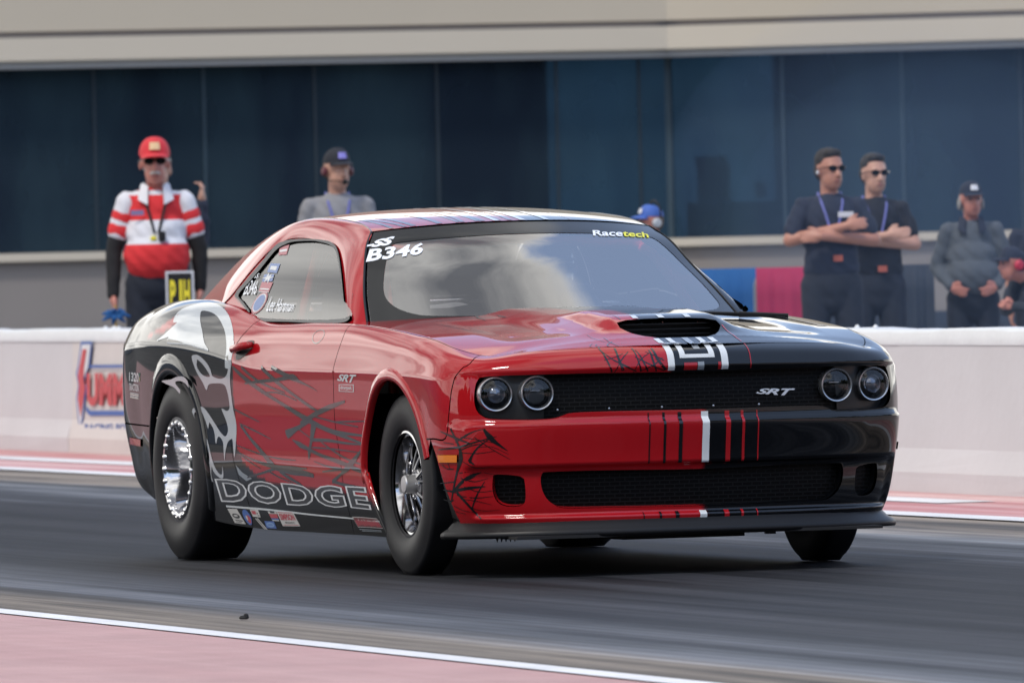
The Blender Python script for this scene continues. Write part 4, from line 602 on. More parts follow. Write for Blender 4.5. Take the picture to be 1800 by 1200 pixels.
crx=N('ShaderNodeValToRGB'); crx.color_ramp.elements[0].position=.38; crx.color_ramp.elements[0].color=(.018,.028,.044,1); crx.color_ramp.elements[1].position=.64; crx.color_ramp.elements[1].color=(.034,.060,.078,1); nt.links.new(ny.outputs['Fac'],crx.inputs[0]); nt.links.new(crx.outputs[0],df.inputs[0])
nt.links.new(mrx.outputs[0],mx2.inputs[0]); nt.links.new(mxx.outputs[0],mx2.inputs[1]); nt.links.new(df.outputs[0],mx2.inputs[2]); nt.links.new(mx2.outputs[0],o_.inputs[0]); BG=m
mat('mullion_teal',(.022,.046,.066),.6)
bA=facade(ENV['bA'],ENV['bB'],True); bB=facade(ENV['bB'],ENV['bC'],False)
bB('corner_post',-.03,.03,1.395,3.205,-.06,.006,MATS['mullion_teal'])
TEAL=mat('teal_panel',(.06,.24,.34),.7,noise=(1.,.2)); GREENP=mat('green_panel',(.10,.42,.34),.7,noise=(.9,.3)); DK=mat('dark_shape',(.012,.015,.022),.8); PALEB=mat('pale_blue_paper',(.4,.8,.9),.7)
for r_ in ENV['inside']:
    (bA if r_[0]==0 else bB)(r_[6],r_[1],r_[2],r_[3],r_[4],-.40-r_[7],-.36-r_[7],{'t':TEAL,'g':GREENP,'d':DK,'p':PALEB}[r_[5]])
# ---- crowd barricades
GAL=mat('galvanised_tube',(.16,.18,.21),.5,.3); 
def barricade(p,rz,w_,drape,label,u0=0.,u1=1.):
    e=empty('crowd_barricade',p,rz,label=label,cat='barricade',group='barricades behind the wall')
    mb=MB(); h=1.08; r=.12; a=[(0,y,z) for y,z in [(-w_/2,.05),(-w_/2,h-r)]+[(-w_/2+r-r*math.cos(t),h-r+r*math.sin(t)) for t in np.linspace(.2,1.57,6)]+[(w_/2-r+r*math.sin(t),h-r+r*math.cos(t)) for t in np.linspace(0,1.4,6)]+[(w_/2,h-r),(w_/2,.05)]]
    mb.tube(a,.021,8); mb.tube([(0,-w_/2,.2),(0,w_/2,.2)],.016,8); mb.build('frame',GAL,e)
    mb=MB()
    for k in range(1,int(w_/.13)): mb.tube([(0,-w_/2+.13*k,.2),(0,-w_/2+.13*k,h)],.008,6)
    mb.build('upright_bar',GAL,e)
    for s in(-1,1): mb=MB(); mb.box((0,s*w_*.33,.02),(.5,.05,.03)); mb.build('foot',GAL,e,False)
    if drape:
        n=40; V=[];F=[]
        for i in range(n+1):
            y=-w_/2+w_*(u0+(u1-u0)*i/n); f=.010*math.sin(i*.35)+.006*math.sin(i*.9+1)
            for z,k in((.12,1.),(.5,.9),(.9,.5),(h+.022,.0),(h+.022,-.02)):
                V.append((.035+f*max(k,0)*.9 if k>=0 else -.03,y+f*max(k,0)*.3,z))
        for i in range(n):
            for j in range(4): F.append((i*5+j,(i+1)*5+j,(i+1)*5+j+1,i*5+j+1))
        mobj('drape',V,F,drape,e,True)
    return e
BLD=mat('blue_cloth',(.015,.09,.26),.9,noise=(3.,.2)); RDD=mat('red_cloth',(.33,.025,.08),.9,noise=(3.,.2)); DKD=mat('dark_cloth',(.02,.03,.05),.8)
for a in ENV['barr']: barricade(a[0],a[1],a[2],{'b':BLD,'r':RDD,'d':DKD,'':None}[a[3]],a[4],a[5],a[6])
# ---- camera-side grandstand (seen only as reflections), and a tree belt added to darken them
tr_=mat('reflection_dark_foliage',(.035,.05,.025),.9,noise=(.3,.4))
sb=empty('spectator_stand',(-60,-38,0),LY,label='long low spectator stand on the near side of the track',cat='grandstand')
mb=MB()
for k in range(8): mb.box((-40,-k*.9,.25+.45*k),(170,.9,.5+.9*k*.5))
mb.build('seating_tier',mat('stand_concrete',(.22,.23,.25),.8),sb,False)
tb=empty('added_tree_belt',(150,-10,0),0,label='unseen dark tree belt added behind the camera to darken reflections in the car',cat='trees')
mb=MB()
for i in range(70):
    a=-1.75+3.4*i/69; rr_=110+6*math.sin(i*2.1); h_=21+4*math.sin(i*1.7)+3*math.sin(i*.6); mb.lathe([(0,h_),(3.5,h_*.9),(5.2,h_*.6),(5.6,h_*.3),(5,0)],10,(rr_*math.cos(a)-150,rr_*math.sin(a),0),'z')
mb.build('added_foliage',tr_,tb)
nb=empty('near_barrier',(-40,-9.6,0),LY,label='white concrete barrier along the near side of the track',cat='barrier'); mb=MB(); mb.box((-62,0,.45),(150,.3,.9)); mb.build('wall_segment',mat('weathered_concrete',(.30,.29,.28),.8),nb,False)

cr_=empty('rubber_crumb',CRUMB,0,label='small dark rubber crumb lying on the bare asphalt near the edge line',cat='debris')
mb=MB(); mb.lathe([(0,.013),(.012,.011),(.019,.003),(.012,-.001)],9,(0,0,0),'z'); mb.lathe([(0,.020),(.008,.016),(.010,.005)],7,(.008,.006,0),'z'); mb.build('rubber_lump',MATTE,cr_)
# =====================  THE RACE CAR  =====================
car=empty('race_car',(0,0,0),label='red and black drag race car with white skull graphics on the track',cat='race car')
def invW(x,z,side=-1,zlim=None):
    """station/level of side points (x,z) arrays"""
    s=np.interp(-np.asarray(x,float),-L4[:,0],_d)*side; v=np.full(len(s),.4)
    for _ in range(25):
        p=W(s,v); e=1e-3; ps=(W(s+e,v)-p)/e; pv=(W(s,v+e)-p)/e
        dx=x-p[:,0]; dz=z-p[:,2]; det=ps[:,0]*pv[:,2]-pv[:,0]*ps[:,2]
        ds=(dx*pv[:,2]-dz*pv[:,0])/det; dv=(ps[:,0]*dz-ps[:,2]*dx)/det
        s=s+np.clip(ds,-.1,.1); v=np.clip(v+np.clip(dv,-.1,.1),0,VM-2e-3)
    return np.stack([s,v],1)
def invF(y,z,side):
    """front face points"""
    s=side*np.interp(np.abs(y),L4[:5,1],_d[:5]); v=np.full(len(s),.5)
    for _ in range(25):
        p=W(s,v); e=1e-3; ps=(W(s+e,v)-p)/e; pv=(W(s,v+e)-p)/e
        dy=y-p[:,1]; dz=z-p[:,2]; det=ps[:,1]*pv[:,2]-pv[:,1]*ps[:,2]
        s=s+np.clip((dy*pv[:,2]-dz*pv[:,1])/det,-.1,.1); v=np.clip(v+np.clip((ps[:,1]*dz-ps[:,2]*dy)/det,-.1,.1),0,VM-2e-3)
    return np.stack([s,v],1)
def symc(half):
    """close a right-half loop (starting & ending near the centre) with its mirror image"""
    h=[(a,b) for a,b in half]; h[0]=(0,h[0][1]); h[-1]=(0,h[-1][1])
    return h+[(-a,b) for a,b in h[-2:0:-1]]
mir=lambda q:[(-a,b) for a,b in q][::-1]
band=smooth_poly(symc(TR['band']),.02); mouth=smooth_poly(symc(TR['mouth']),.02)
fogR=smooth_poly(TR['fog'],.015); fogL=np.array(mir(fogR.tolist()))
def arch(cx,cz,r,a0,a1,side):
    q=np.radians(np.linspace(a0,a1,40)); return invW(cx+r*np.cos(q),cz+r*np.sin(q),side)
RF_,RR_=.352,.376
def front_arch(side):
    A=np.concatenate([np.array(TR['archF']),arch(.0,.355,.412,176,15,-1)]); sp=np.array(TR['spat'])
    b=A.tolist()+[tuple(p) for p in sp]; b=[(A[0][0]-.03,-.03)]+b+[(sp[-1][0]+.01,-.03)]
    b=np.array(b); return b if side<0 else np.array(mir(b.tolist()))
def rear_arch(side):
    A=arch(-2.95,.375,.405,205,-25,-1); b=[(A[0][0]-.02,-.03)]+A.tolist()+[(A[-1][0]+.04,-.03)]
    b=np.array(b); return b if side<0 else np.array(mir(b.tolist()))
def strip(pl,w):
    pl=np.array(pl,float); return stroke_poly(np.concatenate([pl,np.full((len(pl),1),w)],1))
def ext(pl,top=None,bot=None):
    pl=[tuple(p) for p in pl]
    return pl
GW=.006
dF=[(TR['doorF'][0][0],VM+.02)]+TR['doorF']+[(TR['doorF'][-1][0],-.02)]
dR=[(TR['doorR'][0][0]+.02,VM+.02)]+TR['doorR']+[(TR['doorR'][-1][0],-.02)]
bs=[(TR['bump'][0][0],VM+.02)]+TR['bump']+[(TR['bump'][-1][0]-.16,TR['bump'][-1][1]-.005)]
vh=float(np.mean([p[1] for p in TR['qbump']])); qb=[(-SM-.01,vh),(-5.5,vh),(-5.1,vh),(-4.95,vh-.005)]
hseam=[(x,.811) for x in np.linspace(-2.34,2.34,120)]
cuts=[strip(q,GW) for q in (dF,dR,bs,qb)]
cutsL=[np.array(mir(c.tolist())) for c in cuts]
holes=[band,mouth,fogR,fogL,front_arch(-1),front_arch(1),rear_arch(-1),rear_arch(1)]+cuts+cutsL+[strip(hseam,.0045)]
outer=[(-SM,0),(SM,0),(SM,VM),(-SM,VM)]
PW,FW=cdt(outer,holes,.0175)
cW=components(FW,len(PW))
# colour of the paint: 1 black, 0 red
bp_=W(*np.array(TR['blackarea'][:19]).T)[:,[0,2]]
BLKXZ=np.concatenate([bp_,[[-.2,.0],[-6,0],[-6,1.3],[-2.9,1.3],[-2.85,1.12]]])
RPXZ=W(*np.array(TR['redpatch']).T)[:,[0,2]]
def ssf(a,b_,x): return sst(a,b_,x)
def paint_attr(X,P2=None,S=None):
    X=np.asarray(X); x,y,z=X.T; r=(y<-.60)&(x<.55)
    inb=pip(X[:,[0,2]],BLKXZ)&~pip(X[:,[0,2]],RPXZ)
    side=np.where(inb|((z<.262)&(x<.2)),1.,0.)
    front=np.where(z<.66,sst(.010,.030,y),sst(-.125,-.105,y))
    a=np.where(r,side,np.where(x<-1.0,sst(-.05,.03,y)+0.0,front))
    back=(x<-2.7)&(y>-.62); a=np.where(back,1.,a)
    return np.clip(a,0,1)
def pick(P,F,comp,fn):
    ids=[i for i in np.unique(comp)]
    out_={}
    for i in ids:
        m_=comp==i; c=P[F[m_]].mean(1); out_[i]=(c.mean(0),m_.sum(),c.min(0),c.max(0))
    return out_
info=pick(PW,FW,cW,None)
def nameW(c,lo,hi):
    s=abs(c[0])
    if s<.6 or (lo[0]<0<hi[0] and s<4): return 'front_bumper'
    if lo[0]<-SM+.1 and hi[1]<vh+.05 or hi[0]>SM-.1 and hi[1]<vh+.05: return 'rear_bumper'
    if s<2.45: return 'fender'
    if s<3.8: return 'door'
    return 'quarter_panel'
groups={}
for i,(c,n,lo,hi) in info.items():
    if n<6: continue
    nm=nameW(c,lo,hi); sd_=0 if nm in('front_bumper',) else (-1 if c[0]<0 else 1)
    groups.setdefault((nm,sd_),[]).append((W,PW,FW[cW==i],REF_BODY))
# ---- top deck (hood, fender tops, tail deck)
outR=[(-SM,0),(-1e-4,0),(-1e-4,1),(-SM,1)]
scR=[tuple(p) for p in TR['scoop']]
sc3=T(*np.array(scR).T)
def invT(x,y):
    s=-np.interp(-x,-L6[:,0],_d); a=np.abs(y)/.8
    for _ in range(30):
        p=T(s,a); e=1e-3; ps=(T(s+e,a)-p)/e; pa=(T(s,a+e)-p)/e
        dx=x-p[:,0]; dy=-np.abs(y)-p[:,1]; det=ps[:,0]*pa[:,1]-pa[:,0]*ps[:,1]; det=np.where(np.abs(det)<1e-6,1e-6,det)
        s=np.clip(s+np.clip((dx*pa[:,1]-dy*pa[:,0])/det,-.1,.1),-SM,-1e-4); a=np.clip(a+np.clip((ps[:,0]*dy-ps[:,1]*dx)/det,-.1,.1),0,1)
    return np.stack([s,a],1)
# symmetric scoop outline in x,y (half, centre to right)
sch=np.array([(.552,0),(.553,.08),(.560,.16),(.580,.205),(.625,.208),(.680,.180),(.735,.145),(.768,.10),(.772,0)])
h1=invT(sch[:,0],sch[:,1]); h1[0,1]=-.02; h1[-1,1]=-.02
cab=[invT(np.array([-.62]),np.array([.0]))[0][0],invT(np.array([-3.05]),np.array([.5]))[0][0]]
cabin=[(cab[0],-.02),(cab[0]-.22,.80),(cab[0]-.5,.88),(cab[1]+.3,.86),(cab[1],.75),(cab[1],-.02)]
seam=[p for p in TR['hoodseam']]
PT,FT=cdt(outR,[h1,cabin],.021)
cT=components(FT,len(PT)); 
def mirT(s,a): 
    X=T(-np.abs(s),a); X=X*np.array([1,-1,1]); return X
hoodm=(PT[FT].mean(1)[:,0]>cab[0]-.22); 
REFT=lambda X: np.stack([X[:,0]-.02,X[:,1]*.97,X[:,2]-1.],-1)
for key,Fm in (('hood',FT[hoodm]),('tail_deck',FT[~hoodm])):
    groups.setdefault((key,0),[]).append((T,PT,Fm,REFT)); groups[(key,0)].append((mirT,PT,Fm,REFT))
parts={}
for (nm,sd_),pl in groups.items():
    parts[(nm,sd_)]=patch_mesh(nm,pl,PAINT,car,t=.014,attrfn=paint_attr)
print({k:len(v) for k,v in groups.items()})
door=parts[('door',-1)]
# ---- backing shells
def shell(name,q,off,mt,h=.05,S=W,ref=REF_BODY,parent=car,t=0): 
    P,F=cdt(q,[],h); return patch_mesh(name,[(S,P,F,ref)],mt,parent,t=t,off=off)
gr=shell('upper_grille',band,-.048,GRILLE,h=.03)
shell('lower_grille',mouth,-.045,GRILLE,h=.03)
for q in (fogR,fogL): shell('side_intake_grille',q,-.035,GRILLE,h=.03)
# black surround strips along the openings (deep returns)
def ret(name,loop,S,d0,d1,mt,ref=REF_BODY,parent=car):
    loop=np.array(loop); X,Nn=snorm(S,loop[:,0],loop[:,1],ref); n=len(X)
    V=np.concatenate([X+Nn*d0,X+Nn*d1]); F=[(i,(i+1)%n,n+(i+1)%n,n+i) for i in range(n)]
    return mobj(name,V,F,mt,parent,True,attr=paint_attr(V))
ret('grille_surround',band,W,-.012,-.052,PLAST)
ret('intake_rim',mouth,W,-.010,-.05,PAINT); 
for q in(fogR,fogL): ret('intake_rim',q,W,-.01,-.04,PAINT)
# dark pieces inside the body
mb=MB(); mb.box((-.05,0,.45),(1.5,1.18,.62)); mb.box((-2.95,0,.55),(1.3,1.20,.75)); mb.box((-1.5,0,.24),(3.9,1.62,.16)); mb.box((-3.75,0,.55),(.25,1.3,.5))
for sy in(-1,1):
    mb.box((-1.45,sy*.80,.45),(1.9,.16,.5))
mb.build('inner_structure',LINER,car,False)
# bonnet underside & scoop cavity
mb=MB(); mb.box((.62,0,.855),(.36,.46,.004)); mb.box((.50,0,.89),(.01,.46,.13)); mb.build('scoop_tray',PLAST,car,False)
for k in range(3):
    mb=MB(); mb.box((.545,0,.958-.020*k),(.02,.38,.004)); mb.build('scoop_louvre',PLAST,car,False)
mb=MB(); mb.lathe([(.058,0),(.064,0),(.064,.012),(.058,.012)],32,(.66,.07,.868),'z'); mb.build('scoop_emblem_ring',WHITEV,car)
# ---- arch lips
def lip_path(front,side):
    if front: A=np.concatenate([np.array(TR['archF']),arch(0,.355,.406,176,14,-1)]); nf=len(TR['archF'])
    else: A=arch(-2.95,.375,.399,203,-22,-1); nf=0
    if front: A[:nf,0]+=.006*np.linspace(0,1,nf)
    t=np.gradient(A,axis=0); t/=np.linalg.norm(t,axis=1)[:,None]; n_=np.stack([-t[:,1],t[:,0]],1); w_=np.full(len(A),.044); w_[:nf]=np.linspace(.022,.044,nf)
    B=A+n_*w_[:,None]; B[:,1]=np.clip(B[:,1],0,VM-.003); A[:,1]=np.clip(A[:,1],0,VM-.003)
    if side>0: A=A*[-1,1]; B=B*[-1,1]
    return A,B
for side in(-1,1):
    for fr in(True,False):
        A,B=lip_path(fr,side)
        XA,NA=snorm(W,A[:,0],A[:,1],REF_BODY); XB,NB=snorm(W,B[:,0],B[:,1],REF_BODY); n=len(XA); g_=np.ones(n)
        if fr: g_[:8]=np.linspace(.05,1,8)
        g_=g_[:,None]
        rows=[XA-NA*.012,XA+NA*.010*g_,XA*.7+XB*.3+NA*.014*g_,XB*.85+XA*.15+NB*.007*g_,XB+NB*.0004]
        V=np.concatenate(rows); F=[(k*n+i,k*n+i+1,(k+1)*n+i+1,(k+1)*n+i) for k in range(4) for i in range(n-1)]
        mobj('wheel_arch_lip',V,F,PAINT,car,True,attr=paint_attr(V))
# ---- spat behind the splitter end, splitter
for side in(-1,1):
    sp=np.array(TR['spat']); sp=sp if side<0 else sp*np.array([-1,1]); X,Nn=snorm(W,sp[:,0],sp[:,1],REF_BODY)
    X2=X-Nn*.004; X3=X2+np.array([[-.045,0,0]])*np.linspace(.6,3.2,len(X))[:,None]-Nn*.02
    V=np.concatenate([X2+Nn*.002,X3,X3-np.array([[0,side*.05,0]])]); n=len(X); F=[(k*n+i,k*n+i+1,(k+1)*n+i+1,(k+1)*n+i) for k in range(2) for i in range(n-1)]
    mobj('tyre_spat',V,F,PLAST,car,True)
ss=np.concatenate([np.linspace(-1.10,-.9,8),np.linspace(-.85,.85,24),np.linspace(.9,1.10,8)])
v0=np.full(len(ss),.035); X=W(ss,v0); dx=W(ss+1e-3,v0)-W(ss-1e-3,v0); o=np.stack([dx[:,1],-dx[:,0],0*dx[:,0]],1)*1.; o/=np.linalg.norm(o,axis=1)[:,None]; o*=np.where((o*(X*np.array([1,1,0]))).sum(1)>0,1,-1)[:,None]
fl=.036+.024*sst(.70,1.06,np.abs(ss)); zz_=.162+.006*np.cos(np.abs(ss)*1.2)
prof=[(-.03,.058),(.10,.044),(.45,.024),(.85,.011),(1.,.004),(1.03,-.006),(.95,-.016),(-.06,-.018)]
rows=[]
for p,dz in prof:
    e=np.where(p>0,p*fl,p); R_=X+o*e[:,None]; R_[:,2]=zz_+dz; rows.append(R_)
V=np.concatenate(rows); n=len(ss); F=[(k*n+i,k*n+i+1,(k+1)*n+i+1,(k+1)*n+i) for k in range(len(rows)-1) for i in range(n-1)]
F+=[tuple(k*n for k in range(len(rows))),tuple(k*n+n-1 for k in range(len(rows)))[::-1]]
mobj('splitter',V,F,PLAST,car,True)
mb=MB(); mb.box((.45,0,.152),(.95,1.5,.012)); mb.box((.2,-.35,.14),(.08,.06,.03)); mb.box((.55,.42,.138),(.05,.03,.02)); mb.box((.3,.1,.135),(.3,.5,.03)); 
for k in range(5): mb.tube([(.4,-.66+.018*k,.15),(.4,-.655+.018*k,.128),(.4,-.65+.018*k,.15)],.004,6)
mb.build('undertray',MATTE,car,False)
# ---- lamps
def lamp(y,x,z,outerl,side):
    # axis tilted outward
    a=side*math.radians(6 if outerl else 3); R_=Matrix.Rotation(a,3,'Z')
    e=empty('headlight',(x,y,z),a); e.parent=car; e.scale=(.81,.81,.81)
    mb=MB(); mb.lathe([(.083,-.05),(.083,.004),(.079,.010),(.073,.008),(.071,-.004),(.066,-.02),(.066,-.05)],56,(0,0,0),'x')
    mb.build('lamp_ring',mat('lamp_ring_grey',(.40,.41,.43),.24,.9),e)
    mb=MB(); mb.lathe([(.066,-.02),(.052,-.036),(.046,-.05),(.0,-.055)],48,(0,0,0),'x'); mb.build('reflector_bowl',mat('lamp_bowl',(.03,.03,.034) if not outerl else (.09,.095,.10),.25,.9),e)
    if outerl:
        mb=MB(); mb.lathe([(.046,-.045),(.046,-.014),(.042,-.010),(.040,-.014),(.040,-.045)],48,(0,.004,.002),'x'); mb.build('projector_ring',CHROME,e)
        mb=MB(); mb.lathe([(.0,-.004),(.015,-.006),(.03,-.013),(.040,-.026)],40,(0,.004,.002),'x'); mb.build('projector_lens',mat('projector_lens',(.20,.21,.24),.05,.6,coat=1.),e)
    else:
        mb=MB(); mb.lathe([(.058,-.03),(.060,-.026),(.056,-.024)],48,(0,0,0),'x'); mb.build('inner_ring',DKMET,e)
        mb=MB(); mb.box((-.03,.0,.012),(.004,.05,.003)); mb.build('lamp_vane',ALU,e,False)
    mb=MB(); mb.lathe([(.0,.018),(.03,.015),(.055,.009),(.072,.0)],48,(0,0,0),'x'); mb.build('lamp_cover',LGLASS,e)
for sg in(-1,1):
    bb=np.array([p for p in band if sg*p[0]>.60]); bb=bb[np.argsort(np.arctan2(bb[:,1]-bb[:,1].mean(),bb[:,0]-bb[:,0].mean()))]
    P,F=cdt(bb,[],.03); patch_mesh('lamp_housing',[(W,P,F,REF_BODY)],mat('housing_black',(.010,.010,.011),.3),car,t=0,off=-.040)
for side in(-1,1):
    yo_,yi_=(.786,.636) if side<0 else (.765,.592)
    lamp(side*yo_,.812,.705,True,side); lamp(side*yi_,.866,.706,False,side)
# ---- bumper lamps, handle, badges
def prism(name,q,S,mt,parent,t=.006,h=.02,ref=REF_BODY):
    P,F=cdt(q,[],h); return patch_mesh(name,[(S,P,F,ref)],mt,parent,t=t,off=t)
prism('side_marker',TR['marker'],W,mat('amber_lens',(.75,.20,.01),.25,coat=1.),car); prism('side_marker',mir(TR['marker']),W,MATS['amber_lens'],car)
prism('rear_side_marker',TR['rmarker'],W,mat('red_lens',(.40,.02,.03),.25,coat=1.),car)
hx=W(*np.array(TR['handle']).T); hc=hx.mean(0)
P,F=cdt(smooth_poly(TR['handle'],.01),[],.015); ho=patch_mesh('door_handle_recess',[(W,P,F,REF_BODY)],PLAST,door,t=0,off=.0015)
mb=MB(); mb.tube([(hc[0]+.10,hc[1]-.002,hc[2]+.022),(hc[0]+.05,hc[1]-.026,hc[2]+.018),(hc[0]-.07,hc[1]-.028,hc[2]+.004),(hc[0]-.12,hc[1]-.002,hc[2]-.002)],[.012,.017,.018,.012],10)
h=mobj('door_handle',mb.V,mb.F,PAINT,door,True,attr=np.zeros(len(mb.V)))
fc=W(*np.array(TR['fuel']).T)[0]; fs=np.array(TR['fuel'][0])
q=[(fs[0]+.075*math.cos(t),fs[1]+.033*math.sin(t)) for t in np.linspace(0,2*math.pi,32,endpoint=False)]
q2=[(fs[0]+.068*math.cos(t),fs[1]+.029*math.sin(t)) for t in np.linspace(0,2*math.pi,32,endpoint=False)]
P,F=cdt(q,[q2],.02); patch_mesh('mirror_plug_seam',[(W,P,F,REF_BODY)],BLACKV,door,t=0,off=.0008)
# ---- greenhouse
REFG=lambda X: np.stack([np.clip(X[:,0],-2.1,-1.6),0*X[:,1],np.full(len(X),1.0)],-1)
def flip(S): return lambda a,b_: S(a,b_)*np.array([1,-1,1])
def grid_patch(S,a,b_,na,nb):
    A,B=np.meshgrid(np.linspace(*a,na),np.linspace(*b_,nb),indexing='ij'); P=np.stack([A.ravel(),B.ravel()],1)
    F=[]
    for i in range(na-1):
        for j in range(nb-1):
            k=i*nb+j; F+= [(k,k+1,k+nb+1),(k,k+nb+1,k+nb)]
    return P,np.array(F)
P,F=grid_patch(GH,(0,11),(0,2),120,15)
patch_mesh('roof_pillar',[(GH,P,F,REFG)],PAINT,car,t=.02,attrfn=lambda X,P2=None,S=None:np.where((X[:,0]<-2.80),0.,0.))
patch_mesh('roof_pillar',[(flip(GH),P,F,REFG)],PAINT,car,t=.02,attrfn=lambda X,P2=None,S=None:np.ones(len(X)))
P,F=grid_patch(RF,(-.995,.995),(.012,1),80,60)
roof=patch_mesh('roof',[(RF,P,F,lambda X:X-np.array([0,0,1.]))],PAINT,car,t=.012,attrfn=lambda X,P2=None,S=None:sst(-.03,.03,X[:,1]))
# windshield
WSf=lambda s,t:WS(s,t)
REFW=lambda X: X-np.array([.6,0,.8])
P,F=grid_patch(WSf,(-.985,.985),(.0,.985),60,30); ws=patch_mesh('windshield',[(WSf,P,F,REFW)],GLASS,car,t=0)
inner=smooth_poly([(-.86,.74),(-.78,.775),(-.5,.79),(0,.80),(.5,.79),(.78,.775),(.87,.74),(.92,.5),(.93,.2),(.90,.06),(.7,.02),(0,.01),(-.6,.03),(-.80,.07),(-.90,.22),(-.90,.5)],.03)
P,F=cdt([(-.984,0),(.984,0),(.984,.984),(-.984,.984)],[inner],.04); patch_mesh('windshield_border',[(WSf,P,F,REFW)],mat('glass_frit',(.008,.009,.010),.35,coat=.55),ws,t=0,off=.0016)
# backlight
P,F=grid_patch(BL,(-.98,.98),(.02,1),30,20); patch_mesh('rear_window',[(BL,P,F,REFG)],GLASS,car,t=0)
# side windows
dlo=smooth_poly(TR['dlo'],.02); gls=np.array(TR['glass'])
cen=dlo.mean(0); dout=cen+(dlo-cen)*np.array([1.015,1.05])
for sg in(1,-1):
    S_=SG if sg==1 else flip(SG)
    P,F=cdt(smooth_poly(TR['glass'],.03),[],.05); g=patch_mesh('side_window',[(S_,P,F,REFG)],SGLASS,car,t=0,off=.002)
    P,F=cdt(dlo,[smooth_poly(TR['glass'],.03)],.03); patch_mesh('window_trim',[(S_,P,F,REFG)],TRIM,car,t=.012,off=.010)
    if sg==1: gside=g
    # inner sheet that closes the body round the window
    oo=[(-.80,.965),(-.98,1.10),(-1.2,1.19),(-1.5,1.30),(-1.9,1.345),(-2.2,1.355),(-2.4,1.345),(-2.55,1.26),(-2.7,1.12),(-2.72,1.02),(-2.2,.955),(-1.5,.95)]
    P,F=cdt(oo,[dlo],.05); patch_mesh('window_frame',[(S_,P,F,REFG)],PAINT,car,t=0,off=-.004,attrfn=(lambda X,P2=None,S=None:np.zeros(len(X))) if sg==1 else (lambda X,P2=None,S=None:np.ones(len(X))))
# ditch moulding between roof and pillar strip
for sg in(1,-1):
    tt=np.linspace(4,8,50); b_=hev(_gk,GB,tt)*np.array([1,sg,1]); mb=MB(); mb.tube(b_+np.array([0,0,-.001]),.0035,6); mb.build('roof_moulding',BLACKV,car)
# windscreen edge seals
b_=hev(_gk[:5],GB[:5],np.linspace(0,4,30))
for sg in(1,-1):
    mb=MB(); mb.tube(b_*np.array([1,sg,1]),.005,6); mb.build('windshield_seal',PLAST,car)
# wipers on the cowl
mb=MB(); mb.tube([(-.30,.62,.985),(-.38,.30,1.0),(-.44,.05,1.008)],.006,6); mb.tube([(-.22,.80,.972),(-.30,.62,.985)],.009,6); mb.build('wiper',PLAST,car)
# fender-top vent strip on the far side
for sg in (1,):
    qv=invT(np.array([.28,.26,-.35,-.34]),np.array([.74,.79,.80,.745])); P,F=cdt(qv,[],.04); patch_mesh('cowl_seam_vent',[(mirT,P,F,REFT)],BLACKV,car,t=0,off=.0015)
# small nose bolts
mb=MB()
for y in(-.56,-.36,-.15,.06,.25):
    mb=MB(); p=W(*invF(np.array([y]),np.array([.632]),-1 if y<0 else 1)[0][:,None]) ; mb.lathe([(0,.004),(.004,.003),(.005,0)],8,(p[0][0]-.008,y,.640),'x'); mb.build('grille_bolt',ALU,car)
# ---- graphics
def ystripe1(name,ys,v0,v1,mt,S=W,ref=REF_BODY,n=26,par=car,front=True,off=.0016):
    pl=[]
    for y0,y1 in ys:
        V=[];F=[]
        vv=np.repeat(np.linspace(v0,v1,n),2); yy=np.tile([y0,y1],n); lo=np.full(2*n,-1.); hi=np.full(2*n,1.)
        for _ in range(26):
            m_=(lo+hi)/2; lt=S(m_,vv)[:,1]<yy; lo=np.where(lt,m_,lo); hi=np.where(lt,hi,m_)
        P2=np.stack([(lo+hi)/2,vv],1)
        P2=np.array(P2); F=np.array([t for i in range(n-1) for t in((2*i,2*i+1,2*i+3),(2*i,2*i+3,2*i+2))])
        pl.append((S,P2,F,ref))
    return patch_mesh(name,pl,mt,par,t=0,off=off)
def ystripes(name,ys,*a,**k):
    for y in ys: ystripe1(name,[y],*a,**k)
# W uses s<0 for right side (y<0): y grows with s
bu=parts[('front_bumper',0)]
vb0,vb1=.245,.476
ystripes('bumper_stripe',[(.006,.035)],.275,.470,WHITEV,par=bu)
ystripes('bumper_stripe',[(-.211,-.206),(-.152,-.142),(-.090,-.075)],.275,.470,BLACKV,par=bu)
ystripes('bumper_stripe',[(.103,.122),(.170,.181),(.235,.240)],.275,.470,REDV,par=bu)
ystripes('bumper_stripe',[(.0,.028)],.02,.094,WHITEV,par=bu); ystripes('bumper_stripe',[(-.23,-.226),(-.165,-.156),(-.10,-.085)],.02,.094,BLACKV,par=bu); ystripes('bumper_stripe',[(.10,.12),(.17,.18),(.235,.240)],.02,.094,REDV,par=bu)
ystripes('nose_stripe',[(-.125,-.098),(.094,.122)],.628,.815,WHITEV,par=bu)
ystripes('nose_stripe',[(-.075,-.052),(.045,.068)],.70,.815,WHITEV,par=bu); ystripes('nose_stripe',[(-.075,.068)],.690,.712,WHITEV,par=bu)
ystripes('nose_stripe',[(-.008,.018)],.75,.815,GREYV,par=bu); ystripes('nose_stripe',[(-.004,.022)],.628,.668,GREYV,par=bu)
ystripes('nose_stripe',[(.214,.218)],.63,.815,REDV,par=bu)
ystripes('nose_stripe',[(-.06,-.006),(.080,.092)],.628,.665,REDV,par=bu,off=.0012)
